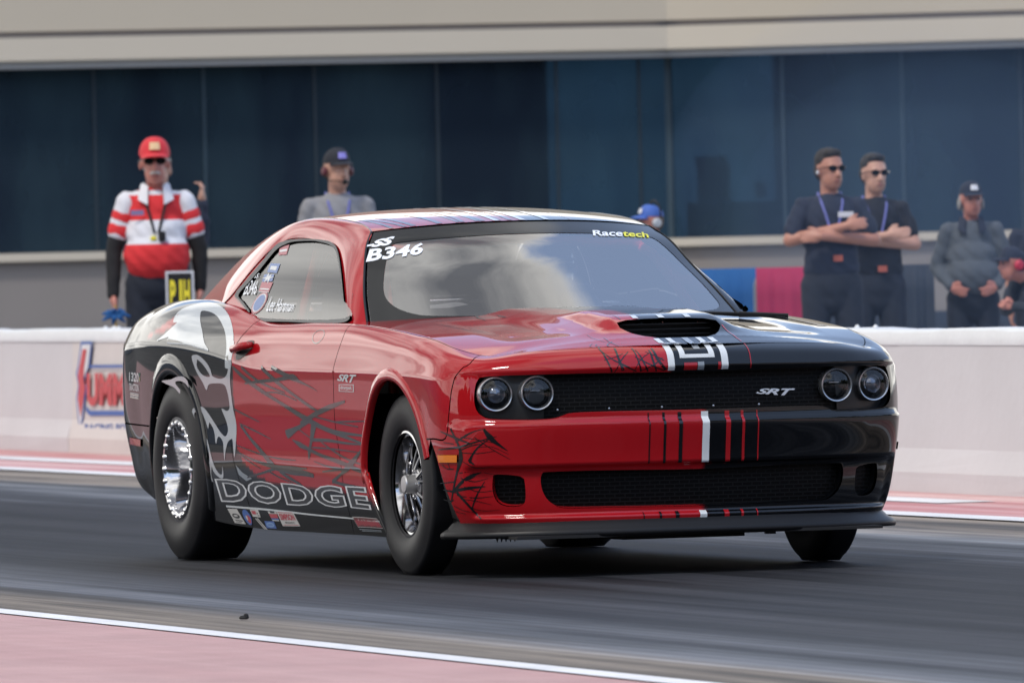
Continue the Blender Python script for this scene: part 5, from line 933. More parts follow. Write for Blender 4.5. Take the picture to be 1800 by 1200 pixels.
# hood stripes: x from nose lip to the scoop
def hood_rect(name,y0,y1,x0,x1,mt,n=14,off=.0016,par=None):
    X_=np.repeat(np.linspace(x0,x1,n),3); Y_=np.tile([y0,(y0+y1)/2,y1],n); q=invT(X_,Y_); V,NN=snorm(T,q[:,0],q[:,1],REFT)
    f_=np.where(Y_>0,-1.,1.); V[:,1]*=f_; NN[:,1]*=f_; c_=np.abs(Y_)<.03; V[c_,1]=Y_[c_]; NN[c_,1]=0; V=V+NN*off
    F=[t for i in range(n-1) for t in((3*i,3*i+1,3*i+4,3*i+3),(3*i+1,3*i+2,3*i+5,3*i+4))]
    return mobj(name,V,F,mt,par or parts[('hood',0)],True,NN)
for y0,y1,mt in((-.126,-.104,WHITEV),(-.078,-.056,WHITEV),(.046,.068,WHITEV),(.094,.118,WHITEV),(-.012,.014,GREYV)):
    hood_rect('hood_stripe',y0,y1,.862,.778,mt)
for y0,y1 in((-.126,-.104),(-.02,.004),(.09,.113)): hood_rect('hood_stripe',y0,y1,.548,.50,WHITEV,n=4)
hood_rect('hood_stripe',.212,.217,.84,.62,REDV)
for k,y in enumerate((-.15,-.075,0,.07,.135)): hood_rect('hood_tab',y-.012,y+.012,-.478,-.50,WHITEV,n=3)
# roof stripes
def roof_stripe(y0,y1,mt,t0=.015,t1=.9):
    tt=np.linspace(t0,t1,24); P2=[]
    for t in tt:
        e=hev(_gk,GB,np.array([4+t*4]))[0]; P2+= [(y0/abs(e[1]),t),(y1/abs(e[1]),t)]
    P2=np.array(P2); F=np.array([q for i in range(23) for q in((2*i,2*i+1,2*i+3),(2*i,2*i+3,2*i+2))]); patch_mesh('roof_stripe',[(RF,P2,F,lambda X:X-np.array([0,0,1.]))],mt,roof,t=0,off=.0015)
for y0,y1,mt in((-.125,-.100,WHITEV),(-.014,.010,WHITEV),(.090,.113,WHITEV),(.207,.211,REDV)): roof_stripe(y0,y1,mt)
rr=random.Random(3)
pl=[]
for y in(-.50,-.46,-.42,-.33,-.27,-.24,-.19,-.16,-.09,-.06):
    y+=rr.uniform(-.01,.01); w=rr.uniform(.006,.022); sl=rr.uniform(-.08,.02)
    pl.append([(( y)/.57,.02),((y+w)/.57,.02),((y+w+sl)/.57,.30),((y+sl)/.57,.30)])
decal('roof_streak',pl,RF,DARKV,roof,h=.08,ref=lambda X:X-np.array([0,0,1.]))
# side graphics
decal('skull_graphic',[smooth_poly(TR['head'],.02)],W,mat('pale_skull_vinyl',(.46,.50,.53),.35,coat=1.),parts[('quarter_panel',-1)])
decal('skull_graphic',[smooth_poly(TR['eye'],.02)],W,mat('silver_vinyl',(.42,.44,.47),.35,coat=1.),parts[('quarter_panel',-1)],holes=[smooth_poly(TR['eyehole'],.02)])
decal('skull_graphic',[smooth_poly(TR['tooth'],.02)],W,MATS['silver_vinyl'],parts[('quarter_panel',-1)])
decal('skull_graphic',[smooth_poly(TR['archband'],.02)],W,MATS['silver_vinyl'],parts[('quarter_panel',-1)],off=.018)
decal('door_band',[TR['greyband']],W,GREYV,door)
for nm,mt,par in(('door',DARKV,door),('bumper',BLACKV,bu),('header',BLACKV,bu)):
    decal('splatter_line',[stroke_poly(s) for s in TR['k_'+nm]],W,mt,par,h=.05)
decal('splatter_line',[stroke_poly(s) for s in TR['k_hood']],T,BLACKV,parts[('hood',0)],h=.05,ref=REFT)
wl=np.array(TR['whiteline']); decal('sill_line',[strip(wl,.006)],W,WHITEV,car)
dq=TR['dodge']; LV_,_=text_tris('DODGE',0,.12)
box=None
V1,_=text_tris('DODGE',.05,.0,1.08); box=(V1.min(0),V1.max(0))
text_on('lettering','DODGE',W,dq,mat('silver_lettering',(.70,.71,.73),.3,coat=1.),door,.0018,.052,0.,1.08,box=box)
text_on('lettering','DODGE',W,dq,BLACKV,door,.0026,.010,0.,1.08,box=box)
text_on('lettering','SRT',W,TR['srt'],WHITEV,parts[('fender',-1)],.002,.03,.35,.95)
rect_on('badge',W,TR['dragpak'],WHITEV,parts[('fender',-1)]); 
def inset(q,m):
    return bil(q,np.array([(m,1-m*1.6),(1-m,1-m*1.6),(1-m,m*1.6),(m,m*1.6)]))
rect_on('badge',W,inset(TR['dragpak'],.05),REDV,parts[('fender',-1)],.0016); text_on('lettering','dragpak',W,inset(TR['dragpak'],.12),WHITEV,parts[('fender',-1)],.0022,.02)
text_on('lettering','SRT',lambda a,b_:W(a,b_)+np.array([-.03,0,0]),TR['srtg'],mat('badge_silver',(.75,.75,.78),.25,.6),gr,.002,.03,.4,.95)
tq=TR['traction']
text_on('lettering','1320',W,bil(tq,np.array([(0,1.),(1,1.),(1,.66),(0,.66)])),WHITEV,parts[('quarter_panel',-1)],.002,.03)
text_on('lettering','TRACTION',W,bil(tq,np.array([(0,.58),(1,.58),(1,.30),(0,.30)])),WHITEV,parts[('quarter_panel',-1)],.002,.02)
for k in range(4): rect_on('badge',W,bil(tq,np.array([(.1,.22-.06*k),(1,.22-.06*k),(1,.19-.06*k),(.1,.19-.06*k)])),WHITEV if k%2==0 else CREAMV,parts[('quarter_panel',-1)],.0015)
def sub(q,u0,v0,u1,v1): return bil(q,np.array([(u0,v1),(u1,v1),(u1,v0),(u0,v0)]))
def oval_on(q,u,v,ru,rv,mt,off,name='sponsor_sticker',par=car):
    uv=np.array([(u+ru*math.cos(t),v+rv*math.sin(t)) for t in np.linspace(0,2*math.pi,24,endpoint=False)]); P,F=cdt(bil(q,uv),[],.05); patch_mesh(name,[(W,P,F,REF_BODY)],mt,par,t=0,off=off)
R_=lambda k,box,mt,off=.0014: rect_on('sponsor_sticker',W,sub(TR[k],*box),mt,car,off)
FW_=mat('worn_white_vinyl',(.42,.41,.40),.5); FR_=mat('worn_red_vinyl',(.34,.03,.05),.5); FB_=mat('worn_blue_vinyl',(.03,.09,.30),.5)
R_('st1',(0,0,1,1),FW_,.001); oval_on(TR['st1'],.5,.52,.36,.17,BLACKV,.0014); oval_on(TR['st1'],.5,.54,.20,.07,FW_,.0018); R_('st1',(.2,.18,.9,.24),BLACKV); R_('st1',(.2,.08,.7,.12),BLACKV)
oval_on(TR['st2'],.5,.5,.5,.5,FB_,.001); oval_on(TR['st2'],.62,.38,.26,.26,FR_,.0014); oval_on(TR['st2'],.42,.46,.12,.16,FW_,.0018)
R_('st3',(0,0,1,1),FW_,.001); R_('st3',(.1,.35,.6,.82),FR_); R_('st3',(.68,.40,.80,.60),BLACKV); R_('st3',(.72,.15,.9,.25),BLACKV)
R_('st4',(0,0,.3,1),FW_,.001); R_('st4',(.6,0,1,1),FW_,.001)
R_('st5',(0,.75,1,1),FW_,.001); R_('st5',(0,.30,1,.73),FR_,.001); R_('st5',(0,.12,1,.28),FB_,.001); R_('st5',(0,0,1,.10),FW_,.001); R_('st5',(.25,.82,.75,1),BLACKV)
R_('st6',(0,0,1,1),FB_,.001); oval_on(TR['st6'],.5,.5,.40,.34,mat('pale_blue_vinyl',(.16,.26,.44),.5),.0014); R_('st6',(.25,.42,.75,.58),FB_,.0018)
R_('st7',(0,0,1,1),FW_,.001); R_('st7',(.06,.90,.94,.94),FR_); R_('st7',(.06,.06,.94,.09),FR_)
text_on('sponsor_lettering','SIMPSON',W,sub(TR['st7'],.07,.40,.93,.84),FR_,car,.0018,.045); text_on('sponsor_lettering','PRODUCTS',W,sub(TR['st7'],.25,.17,.78,.30),BLACKV,car,.0018,.01)
R_('st8',(0,0,1,1),FW_,.0008); R_('st8',(.012,.06,.988,.94),mat('dark_red_vinyl',(.09,.008,.012),.5),.0012)
for k in range(11):
    R_('st8',(.04+.085*k,.16+.05*(k%3),.10+.085*k,.66+.09*(k%2)),FR_,.0016)
for k in range(6): R_('st8',(.18+.12*k,.62,.21+.12*k,.74),FW_,.002)
R_('st9',(.0,.65,1,.9),GREYV,.001); R_('st9',(.1,.1,1,.35),GREYV,.001)
R_2=lambda box,mt: rect_on('badge',W,sub(tq,*box),mt,parts[('quarter_panel',-1)],.0015)
R_2((1.04,.88,1.14,1.0),mat('green_vinyl',(.03,.14,.09),.5)); R_2((1.04,.70,1.14,.84),mat('olive_vinyl',(.30,.28,.12),.5))
# windshield lettering  (s -1..1, t 0..1)
def wtext(body,q,mt,bold,shear=0.,space=1.): return text_on('windshield_lettering',body,WS,q,mt,ws,.003,bold,shear,space,ref=REFW)
LETW=mat('window_lettering_white',(.78,.82,.88),.5); LETY=mat('window_lettering_yellow',(.75,.72,.05),.5)
wtext('B346',WQ['b346'],LETW,.035,.15,1.05); wtext('-SS',WQ['ss'],LETW,.05,.3,.95); wtext('Race',WQ['race'],LETW,.025); wtext('tech',WQ['tech'],LETY,.025)
# side window lettering
def stext(body,q,mt,bold=0.,shear=0.): return text_on('window_lettering',body,SG,q,mt,gside,.006,bold,shear,ref=REFG)
stext('Lee Hartman',WQ['lee'],LETW,.0,.5); stext('B346',WQ['b346s'],LETW,.0,.2); stext('/SS',WQ['sss'],LETW,.01,.2)
FLB=mat('glare_paled_blue_vinyl',(.20,.26,.44),.6); FLR=mat('glare_paled_red_vinyl',(.42,.19,.21),.6); FLW=mat('glare_paled_white_vinyl',(.60,.62,.63),.6)  # sticker colours paled to carry the glare lying over the window glass
wr=lambda q,mt,off: rect_on('window_sticker',SG,q,mt,gside,off,REFG)
wr(WQ['fl1'],FLB,.0040); wr(inset(WQ['fl1'],.18),FLW,.0047); wr(WQ['fl2'],FLR,.0040); wr(sub(WQ['fl2'],.0,.0,1,.07),FLW,.0047); wr(sub(WQ['fl2'],.1,.25,.9,.38),FLW,.0047)
wr(WQ['fl3'],FLB,.0042)
q3=WQ['fl3']; star=np.array([(-.1,.45),(.30,.62),(.42,1.3),(.52,.70),(.80,1.1),(.72,.62),(1.12,.55),(.72,.42),(.62,-.35),(.50,.30),(.22,-.2),(.30,.38)])
P,F=cdt(bil(q3,star),[],.05); patch_mesh('window_sticker',[(SG,P,F,REFG)],FLW,gside,t=0,off=.0052)
wr(WQ['fl4'],FLR,.0040); wr(sub(WQ['fl4'],.1,.35,.9,.6),FLW,.0047)
c=np.array(WQ['rnd'][0]); rx_,rz_=.085,.045
for k,(f,mt) in enumerate(((1,FLR),(.84,FLW),(.72,FLB))):
    q=[(c[0]+rx_*f*math.cos(t),c[1]+rz_*f*math.sin(t)) for t in np.linspace(0,2*math.pi,24,endpoint=False)]
    P,F=cdt(q,[],.05); patch_mesh('window_sticker',[(SG,P,F,REFG)],mt,gside,t=0,off=.0040+.0007*k)
# ---- wheels
def tyre_prof(R,w,rb,bulge,crown):
    h=w/2; P=[]
    P+= [(rb,-h*.78),(rb+.012,-h*.90)]
    for t in np.linspace(0,1,9): 
        r=rb+.02+(R-rb-.035)*t; P.append((r,-h-bulge*math.sin(math.pi*min(1,t*1.02))**.8))
    P+=[(R-.006,-h*.96),(R-.001,-h*.86)]
    for t in np.linspace(-.75,.75,7): P.append((R+crown*(1-t*t),h*t))
    return P+[(r,-y) for r,y in P[:13][::-1]]
def wheel(x,side,R,w,rear):
    yc=side*(.832 if not rear else .815); e=empty('wheel',(x,yc,R)); e.parent=car
    s=side
    mb=MB(); pr=[(r,y) for r,y in tyre_prof(R,w,.198,.012 if not rear else .018,.002)]; mb.lathe(pr,96); ty=mb.build('tyre',RUBBER,e,angle=60)
    # contact flattening
    for v in ty.data.vertices:
        if v.co.z<-R+.012: v.co.z=-R+.001
    yo=s*(w/2-.008)
    if not rear:
        mb=MB(); mb.lathe([(.202,yo+s*.004),(.210,yo+s*.002),(.212,yo-s*.006),(.206,yo-s*.010),(.190,yo-s*.012),(.184,yo-s*.03),(.176,yo-s*.07)],80); mb.build('rim',mat('front_rim_metal',(.50,.50,.52),.10,1.),e)
        mb=MB(); mb.lathe([(.176,yo-s*.07),(.174,yo-s*.11),(.03,yo-s*.112)],60); mb.build('barrel',mat('black_chrome',(.03,.03,.035),.12,1.),e)
        for k in range(5):
            for d in(-.16,.16):
                a=2*math.pi*k/5+.35+d; b2=2*math.pi*k/5+.35+d*1.1; mb=MB(); pts=[]
                for t in np.linspace(0,1,9):
                    r=.045+.135*t; aa=a+(b2-a)*t+.10*math.sin(math.pi*t)*np.sign(d); pts.append((r*math.cos(aa),yo-s*(.030+.030*t+.02*t*t),r*math.sin(aa)))
                mb.tube(pts,[.010,.010,.009,.0085,.008,.008,.0085,.009,.011],8); mb.build('spoke',SPOKEM,e)
        mb=MB(); mb.lathe([(.062,yo-s*.06),(.062,yo-s*.035),(.05,yo-s*.03),(.036,yo-s*.03),(.036,yo+s*.012),(.032,yo+s*.017),(0,yo+s*.018)],40); mb.build('hub_cap',mat('brushed_hub',(.55,.55,.56),.35,.8),e)
        mb=MB()
        for k in range(5):
            a=2*math.pi*k/5; mb=MB(); mb.lathe([(.0,yo-s*.015),(.007,yo-s*.017),(.008,yo-s*.04)],8,(.052*math.cos(a),0,.052*math.sin(a))); mb.build('lug_nut',CHROME,e)
    else:
        mb=MB(); mb.lathe([(.232,yo-s*.010),(.232,yo+s*.006),(.228,yo+s*.009)],80)
        mb.lathe([(.228,yo+s*.009),(.205,yo+s*.010),(.200,yo+s*.006),(.198,yo-s*.004)],80); mb.build('bead_ring',mat('dark_bead_ring',(.05,.052,.06),.35,.6),e)
        mb=MB(); mb.lathe([(.206,yo+s*.006),(.208,yo+s*.012),(.202,yo+s*.016),(.192,yo+s*.014),(.186,yo+s*.004),(.182,yo-s*.02),(.172,yo-s*.05),(.165,yo-s*.10),(.12,yo-s*.135),(.07,yo-s*.15),(.0,yo-s*.15)],90); mb.build('rim',mat('rear_rim_metal',(.58,.58,.60),.09,1.),e)
        mb=MB()
        for k in range(24):
            mb=MB(); a=2*math.pi*k/24; c_=(.195*math.cos(a),0,.195*math.sin(a)); mb.lathe([(.0,yo+s*.020),(.008,yo+s*.019),(.013,yo+s*.015),(.015,yo+s*.006)],10,c_); mb.build('bead_bolt',CHROME,e)
        mb=MB(); mb.lathe([(.075,yo-s*.15),(.075,yo-s*.11),(.05,yo-s*.10),(.035,yo-s*.09),(0,yo-s*.09)],40); mb.build('hub_cap',ALU,e)
    return e
for s in(-1,1): wheel(0,s,RF_,.125,False); wheel(-2.95,s,RR_,.24,True)
# axles
mb=MB(); mb.tube([(0,-.75,.35),(0,.75,.35)],.035); mb.tube([(-2.95,-.72,.376),(-2.95,.72,.376)],.05); mb.build('axle',DKMET,car)
mb=MB(); mb.box((-2.2,0,.15),(.5,.8,.05)); mb.tube([(-.4,.2,.17),(-2.6,.2,.2)],.04); mb.build('exhaust',DKMET,car)
# ---- interior
INTR=mat('interior_dark',(.09,.09,.10),.6); SEATM=mat('seat_black',(.02,.02,.022),.7); CAGE=mat('cage_red',(.70,.04,.03),.35)
mb=MB(); mb.box((-1.75,0,.50),(2.3,1.5,.04)); mb.box((-.82,0,.90),(.42,1.40,.10),bev=.03); mb.box((-2.85,0,.75),(.05,1.2,.55)); mb.build('cabin_trim',INTR,car,False)
mb=MB()
for s in(-1,1):
    mb.tube([(-.78,s*.68,.60),(-.86,s*.66,.96),(-1.20,s*.58,1.23),(-1.45,s*.53,1.31),(-2.1,s*.52,1.345),(-2.2,s*.53,1.30),(-2.28,s*.60,.95),(-2.28,s*.66,.5)],.021,10)
    mb.tube([(-.90,s*.67,.62),(-1.5,s*.68,.80),(-2.27,s*.64,.90)],.021,10)
    mb.tube([(-2.2,s*.5,1.30),(-3.0,s*.5,.75)],.021,10)
mb.tube([(-2.2,-.53,1.30),(-2.18,0,1.35),(-2.2,.53,1.30)],.021,10); mb.tube([(-1.30,-.56,1.27),(-1.25,0,1.31),(-1.30,.56,1.27)],.021,10)
mb.tube([(-2.28,-.62,.85),(-2.28,.62,.85)],.021,10); mb.tube([(-2.2,-.5,1.3),(-2.28,.4,.6)],.021,10)
mb.build('roll_cage',CAGE,car)
for s in(-1,1):
    mb=MB(); mb.box((-1.75,s*.36,.62),(.46,.46,.10),bev=.04); mb.box((-1.98,s*.36,.86),(.10,.46,.52),bev=.04); mb.box((-2.02,s*.36,1.14),(.09,.26,.16),bev=.03); mb.box((-1.80,s*.36+.22,.70),(.4,.05,.2),bev=.02); mb.box((-1.80,s*.36-.22,.70),(.4,.05,.2),bev=.02); mb.build('race_seat',SEATM,car)
mb=MB()
a=np.linspace(0,2*math.pi,33); R_=Matrix.Rotation(math.radians(-22),3,'Y')
mb.tube([tuple(np.array(R_@Vector((0,.165*math.cos(t),.165*math.sin(t))))+np.array([-1.22,.36,.93])) for t in a],.014,8,cap=False); mb.tube([(-1.22,.2,.93),(-1.22,.52,.93)],.012,6); mb.tube([(-1.22,.36,.93),(-.9,.36,.86)],.02,8); mb.build('steering_wheel',MATTE,car)
# =====================  PEOPLE  =====================
_b=bmesh.new(); bmesh.ops.create_uvsphere(_b,u_segments=20,v_segments=12,radius=1.); _b.verts.index_update()
SPH_V=np.array([v.co[:] for v in _b.verts]); SPH_F=[tuple(v.index for v in f.verts) for f in _b.faces]; _b.free()
def blob_mesh(name,caps,m_,parent,vox=.011,sm=3,attr=None,noise=0.,holes=None):
    """one continuous surface from overlapping tapered capsules/ellipsoids, fused by voxel remesh"""
    VV=[];FF=[];n0=[0]
    def put(V,F): VV.append(V); FF.extend([tuple(i+n0[0] for i in f) for f in F]); n0[0]+=len(V)
    def ell(c,r,R=None):
        V=SPH_V*np.array(r)
        if R is not None: V=V@np.array(R).T
        put(V+np.array(c),SPH_F)
    def cone(a,b_,ra,rb):
        a=np.array(a,float);b_=np.array(b_,float); d=Vector(b_-a)
        if d.length<1e-5: return
        R=np.array(d.to_track_quat('Z','Y').to_matrix()); n=18; q=np.arange(n)*2*math.pi/n
        V=[a+R@np.array([ra*math.cos(t),ra*math.sin(t),0]) for t in q]+[b_+R@np.array([rb*math.cos(t),rb*math.sin(t),0]) for t in q]
        put(np.array(V),[(i,(i+1)%n,n+(i+1)%n,n+i) for i in range(n)]+[tuple(range(n))[::-1],tuple(range(n,2*n))])
        ell(a,(ra,)*3); ell(b_,(rb,)*3)
    for c in caps:
        if c[0]=='e': ell(c[1],c[2],c[3] if len(c)>3 else None)
        else: cone(c[1],c[2],c[3],c[4])
    me=bpy.data.meshes.new(name); me.from_pydata([tuple(v) for v in np.concatenate(VV).tolist()],[],FF)
    o=bpy.data.objects.new(name,me); COL.objects.link(o)
    md=o.modifiers.new('r','REMESH'); md.mode='VOXEL'; md.voxel_size=vox; md.use_smooth_shade=True
    ms=o.modifiers.new('s','SMOOTH'); ms.iterations=sm; ms.factor=.6
    dg=bpy.context.evaluated_depsgraph_get(); dg.update(); me2=bpy.data.meshes.new_from_object(o.evaluated_get(dg)); o.modifiers.clear(); o.data=me2; bpy.data.meshes.remove(me)
    me2.name=name; me2.materials.clear(); me2.materials.append(m_); me2.polygons.foreach_set('use_smooth',[True]*len(me2.polygons))
    if noise:
        co=np.array([v.co[:] for v in me2.vertices]); no=np.array([v.normal[:] for v in me2.vertices])
        f=np.sin(co[:,2]*34+3*np.sin(co[:,1]*13+co[:,0]*9))*np.sin(co[:,1]*19+co[:,2]*11+co[:,0]*15)+.45*np.sin(co[:,2]*70+co[:,1]*60)
        co+=no*f[:,None]*noise; me2.vertices.foreach_set('co',co.ravel()); me2.update()
    o.parent=parent; return o
def V3(*a): return np.array(a,float)
def skinmat(name,c): return mat(name,c,.5,noise=(14,.12))
def band_mat(name,base,bands,axis='z'):
    """cloth with woven colour bands by height"""
    m,nt,b=nodes(name); N=nt.nodes.new; tc=N('ShaderNodeTexCoord'); sp=N('ShaderNodeSeparateXYZ'); nt.links.new(tc.outputs['Object'],sp.inputs[0])
    mr=N('ShaderNodeMapRange'); mr.inputs['From Max'].default_value=2.; nt.links.new(sp.outputs[2],mr.inputs['Value'])
    cr=N('ShaderNodeValToRGB'); cr.color_ramp.interpolation='CONSTANT'; el=cr.color_ramp.elements
    while len(el)>1: el.remove(el[-1])
    el[0].position=0; el[0].color=(*base,1)
    for z,c in bands: e=el.new(z/2); e.color=(*c,1)
    nt.links.new(mr.outputs[0],cr.inputs[0]); nt.links.new(cr.outputs[0],b.inputs['Base Color']); b.inputs['Roughness'].default_value=.85; return m
def hand(caps,w,d,up,s=1.,curl=.5,side=1):
    """palm at w pointing along d; up = back-of-hand normal; five fingers"""
    w=V3(*w);d=V3(*d);d/=np.linalg.norm(d);up=V3(*up);up-=d*np.dot(up,d);up/=np.linalg.norm(up)+1e-9;l=np.cross(up,d)*side
    pc=w+d*.045*s; R=Matrix((d,l,up)).transposed(); caps.append(('e',tuple(pc),(.052*s,.042*s,.018*s),R)); caps.append(('c',tuple(w),tuple(w+d*.03*s),.026*s,.026*s))
    for k,(o,ln) in enumerate(((-.030,.066),(-.010,.078),(.011,.073),(.030,.058))):
        p=w+d*.085*s+l*o*s; a=d.copy(); r=.0095*s
        for j in range(3):
            a=a*math.cos(curl)-up*math.sin(curl); q=p+a*ln*s*(.45,.32,.23)[j]; caps.append(('c',tuple(p),tuple(q),r,r*.9)); p=q; up=up*math.cos(curl)+(d*0)+0*up if False else up; r*=.92
            n=np.cross(l,a); up=n if np.dot(n,up)>0 else -n
    p=w+d*.02*s-l*.032*s; q=p+(d*.7-l*.6)*.038*s; caps.append(('c',tuple(p),tuple(q),.013*s,.011*s)); caps.append(('c',tuple(q),tuple(q+(d*.95-l*.1)*.032*s),.011*s,.009*s))
def person(name,loc,rz,H,label,pose,look,group=None,head_turn=0.,lean=0.):
    e=empty(name,loc,rz,label=label,cat='person',group=group); k=H/1.80
    belly=look.get('belly',0.)
    P={n:V3(*v)*k for n,v in dict(pel=(0,0,.98),waist=(0+lean*.3,0,1.12),chest=(0+lean,0,1.325),neck=(0+lean*1.3,0,1.50),head=(.02+lean*1.6,0,1.635),sL=(lean-.01,.165,1.415),sR=(lean-.01,-.165,1.415),hL=(0,.095,.93),hR=(0,-.095,.93),kL=(.02,.11,.50),kR=(.02,-.11,.50),aL=(-.02,.12,.08),aR=(-.02,-.12,.08)).items()}
    for n,v in pose.items():
        if n in P or n[0] in'ewhf': P[n]=V3(*v)*k
    for s in'LR':
        P.setdefault('e'+s,P['s'+s]+V3(0,.06*(1 if s=='L' else -1),-.29)*k); P.setdefault('w'+s,P['e'+s]+V3(.05,.0,-.26)*k)
    ht=Matrix.Rotation(head_turn,3,'Z'); hc=P['head']
    hk=look.get('hs',1.)
    def hd(x,y,z): v=ht@Vector((x*k*hk,y*k*hk,z*k*hk)); return tuple(hc+np.array(v))
    RH=ht
    B=[('e',hd(-.008,0,.028),(.098*k,.077*k,(.099 if look.get('cap') else .108)*k),RH),('e',hd(.028,0,-.05),(.066*k,.060*k,.078*k),RH),('c',hd(.055,0,-.088),hd(.06,0,-.09),.030*k,.026*k),('e',hd(.050,0,-.035),(.048*k,.052*k,.06*k),RH),
       ('c',hd(.088,0,.012),hd(.108,0,-.030),.0105*k,.0155*k),('e',hd(.075,0,.028),(.022*k,.052*k,.014*k),RH),('e',hd(.088,0,-.064),(.014*k,.024*k,.010*k),RH),
       ('e',hd(-.005,.074,-.01),(.016*k,.010*k,.029*k),RH),('e',hd(-.005,-.074,-.01),(.016*k,.010*k,.029*k),RH),
       ('c',tuple(P['neck']-V3(0,0,.05*k)),hd(-.015,0,-.07),0.055*k,.052*k),
       ('e',tuple(P['chest']),(.108*k,.150*k,.18*k)),('e',tuple(P['waist']+V3(.01+belly*.5,0,0)*k),((.11+belly)*k,(.15+belly*.6)*k,.16*k)),('e',tuple(P['pel']),(.115*k,.165*k,.13*k))]
    for s in'LR':
        B+= [('c',tuple(P['neck']-V3(0,0,.065*k)),tuple(P['s'+s]),.048*k,.048*k),('c',tuple(P['s'+s]),tuple(P['e'+s]),.052*k,.041*k),('c',tuple(P['e'+s]),tuple(P['w'+s]),.042*k,.027*k),
             ('c',tuple(P['h'+s]),tuple(P['k'+s]),.085*k,.058*k),('c',tuple(P['k'+s]),tuple(P['a'+s]),.056*k,.038*k),('c',tuple(P['a'+s]-V3(0,0,.03*k)),tuple(P['a'+s]+V3(.13,0,-.045)*k),.038*k,.03*k)]
        hd_=pose.get('d'+s,(.2,0,-1)); hand(B,P['w'+s],hd_,pose.get('u'+s,(0,1 if s=='L' else -1,.2)),k,pose.get('curl',.35),1 if s=='L' else -1)
    body=blob_mesh('body',B,look['skin'],e,.0085*k,3)
    blob_mesh('lips',[('c',hd(.094,-.018,-.066),hd(.099,0,-.063),.0045*k,.006*k),('c',hd(.094,.018,-.066),hd(.099,0,-.063),.0045*k,.006*k)],mat('lip_skin',(.26,.08,.07),.5),body,.004*k,1)
    # --- clothing
    sl=look.get('sleeve',.62); C=[('e',tuple(P['chest']+V3(.0,0,.0)),(.128*k,.165*k,.185*k)),('e',tuple(P['waist']+V3(.012+belly*.6,0,-.02)*k),((.128+belly)*k,(.168+belly*.6)*k,.17*k)),('e',tuple(P['waist']*.5+P['chest']*.5+V3(belly*.5,0,0)*k),((.128+belly*.5)*k,.178*k,.16*k)),('e',tuple(P['pel']+V3(0,0,.06*k)+V3(belly*.4,0,0)*k),((.130+belly*.5)*k,.178*k,.10*k))]
    for s in'LR':
        C+=[('c',tuple(P['neck']-V3(.01,0,.070)*k),tuple(P['s'+s]),.058*k,.058*k),('c',tuple(P['s'+s]),tuple(P['s'+s]+(P['e'+s]-P['s'+s])*sl),.061*k,.060*k)]
    if look.get('long'):
        for s in'LR':
            C+=[('c',tuple(P['s'+s]),tuple(P['e'+s]),.068*k,.056*k),('c',tuple(P['e'+s]),tuple(P['w'+s]-(P['w'+s]-P['e'+s])*.06),.056*k,.042*k)]
    shirt=blob_mesh('shirt',C,look['shirt'],e,.0095*k,3,noise=.0042)
    if look.get('under'):
        for s in'LR':
            U=[('c',tuple(P['s'+s]+(P['e'+s]-P['s'+s])*.4),tuple(P['e'+s]),.058*k,.050*k),('c',tuple(P['e'+s]),tuple(P['w'+s]-(P['w'+s]-P['e'+s])*.04),.050*k,.038*k)]
            blob_mesh('undersleeve',U,look['under'],e,.01*k,3,noise=.002)
    if look.get('sleeve_mat'):
        for s in'LR':
            a=P['s'+s]; d=P['e'+s]-a; blob_mesh('sleeve',[('c',tuple(a+d*.02),tuple(a+d*(sl+.03)),.066*k,.066*k)],look['sleeve_mat'],shirt,.009*k,2,noise=.0015)
            for t in look.get('cuffs',()):
                c_=a+d*t; blob_mesh('sleeve_stripe',[('c',tuple(c_-d*.018),tuple(c_+d*.018),.0690*k,.0690*k)],look['cuff_mat'],shirt,.006*k,1)
    T_=[('e',tuple(P['pel']-V3(0,0,.03)*k),((.130+belly*.4)*k,.180*k,.165*k)),('e',tuple(P['pel']-V3(0,0,.12)*k),(.11*k,.14*k,.11*k))]
    for s in'LR': T_+=[('c',tuple(P['h'+s]),tuple(P['k'+s]),.098*k,.075*k),('c',tuple(P['k'+s]),tuple(P['a'+s]-V3(0,0,.0)),.072*k,.062*k)]
    blob_mesh('trousers',T_,look['trousers'],e,.012*k,3,noise=.002)
    for s in'LR': blob_mesh('shoe',[('c',tuple(P['a'+s]+V3(-.04,0,-.035)*k),tuple(P['a'+s]+V3(.15,0,-.04)*k),.045*k,.038*k)],look.get('shoe',PLAST),e,.012*k,2)
    # --- head gear, all placed with the head
    def HM(mb_): 
        mb_.V=[tuple(hc+np.array(ht@Vector(v))*hk) for v in mb_.V]; return mb_
    if look.get('collar'):
        for s in(-1,1):
            q=P['neck']; mb=MB(); mb.add([tuple(q+V3(*v)*k) for v in((.02,s*.070,.025),(.085,s*.045,.005),(.145,s*.050,-.105),(.125,s*.105,-.075),(-.03,s*.085,.015))],[(0,1,2,3,4)]); mb.add([tuple(q+V3(*v)*k) for v in((.012,s*.066,.022),(.077,s*.041,.002),(.137,s*.046,-.108),(.117,s*.100,-.078),(-.038,s*.080,.012))],[(4,3,2,1,0)]); mb.build('collar',look['collar'],shirt)
    if look.get('lanyard'):
        for s in(-1,1):
            mb=MB(); q=P['neck']; pts=[q+V3(-.02,s*.07,.0)*k,q+V3(.09,s*.065,-.06)*k,q+V3(.135+belly*.2,s*.045,-.14)*k,q+V3(.15+belly*.5,s*.012,-.27)*k]; mb.tube(pts,.0085*k,6); mb.build('lanyard',look['lanyard'],e)
        if look.get('pass'):
            mb=MB(); q=P['neck']; mb.box(tuple(q+V3(.152+belly*.8+look.get('passdx',0),.02,look.get('passz',-.33))*k),(.006,.060,.040)); mb.build('event_pass',look['pass'],e,False)
    cap=look.get('cap')
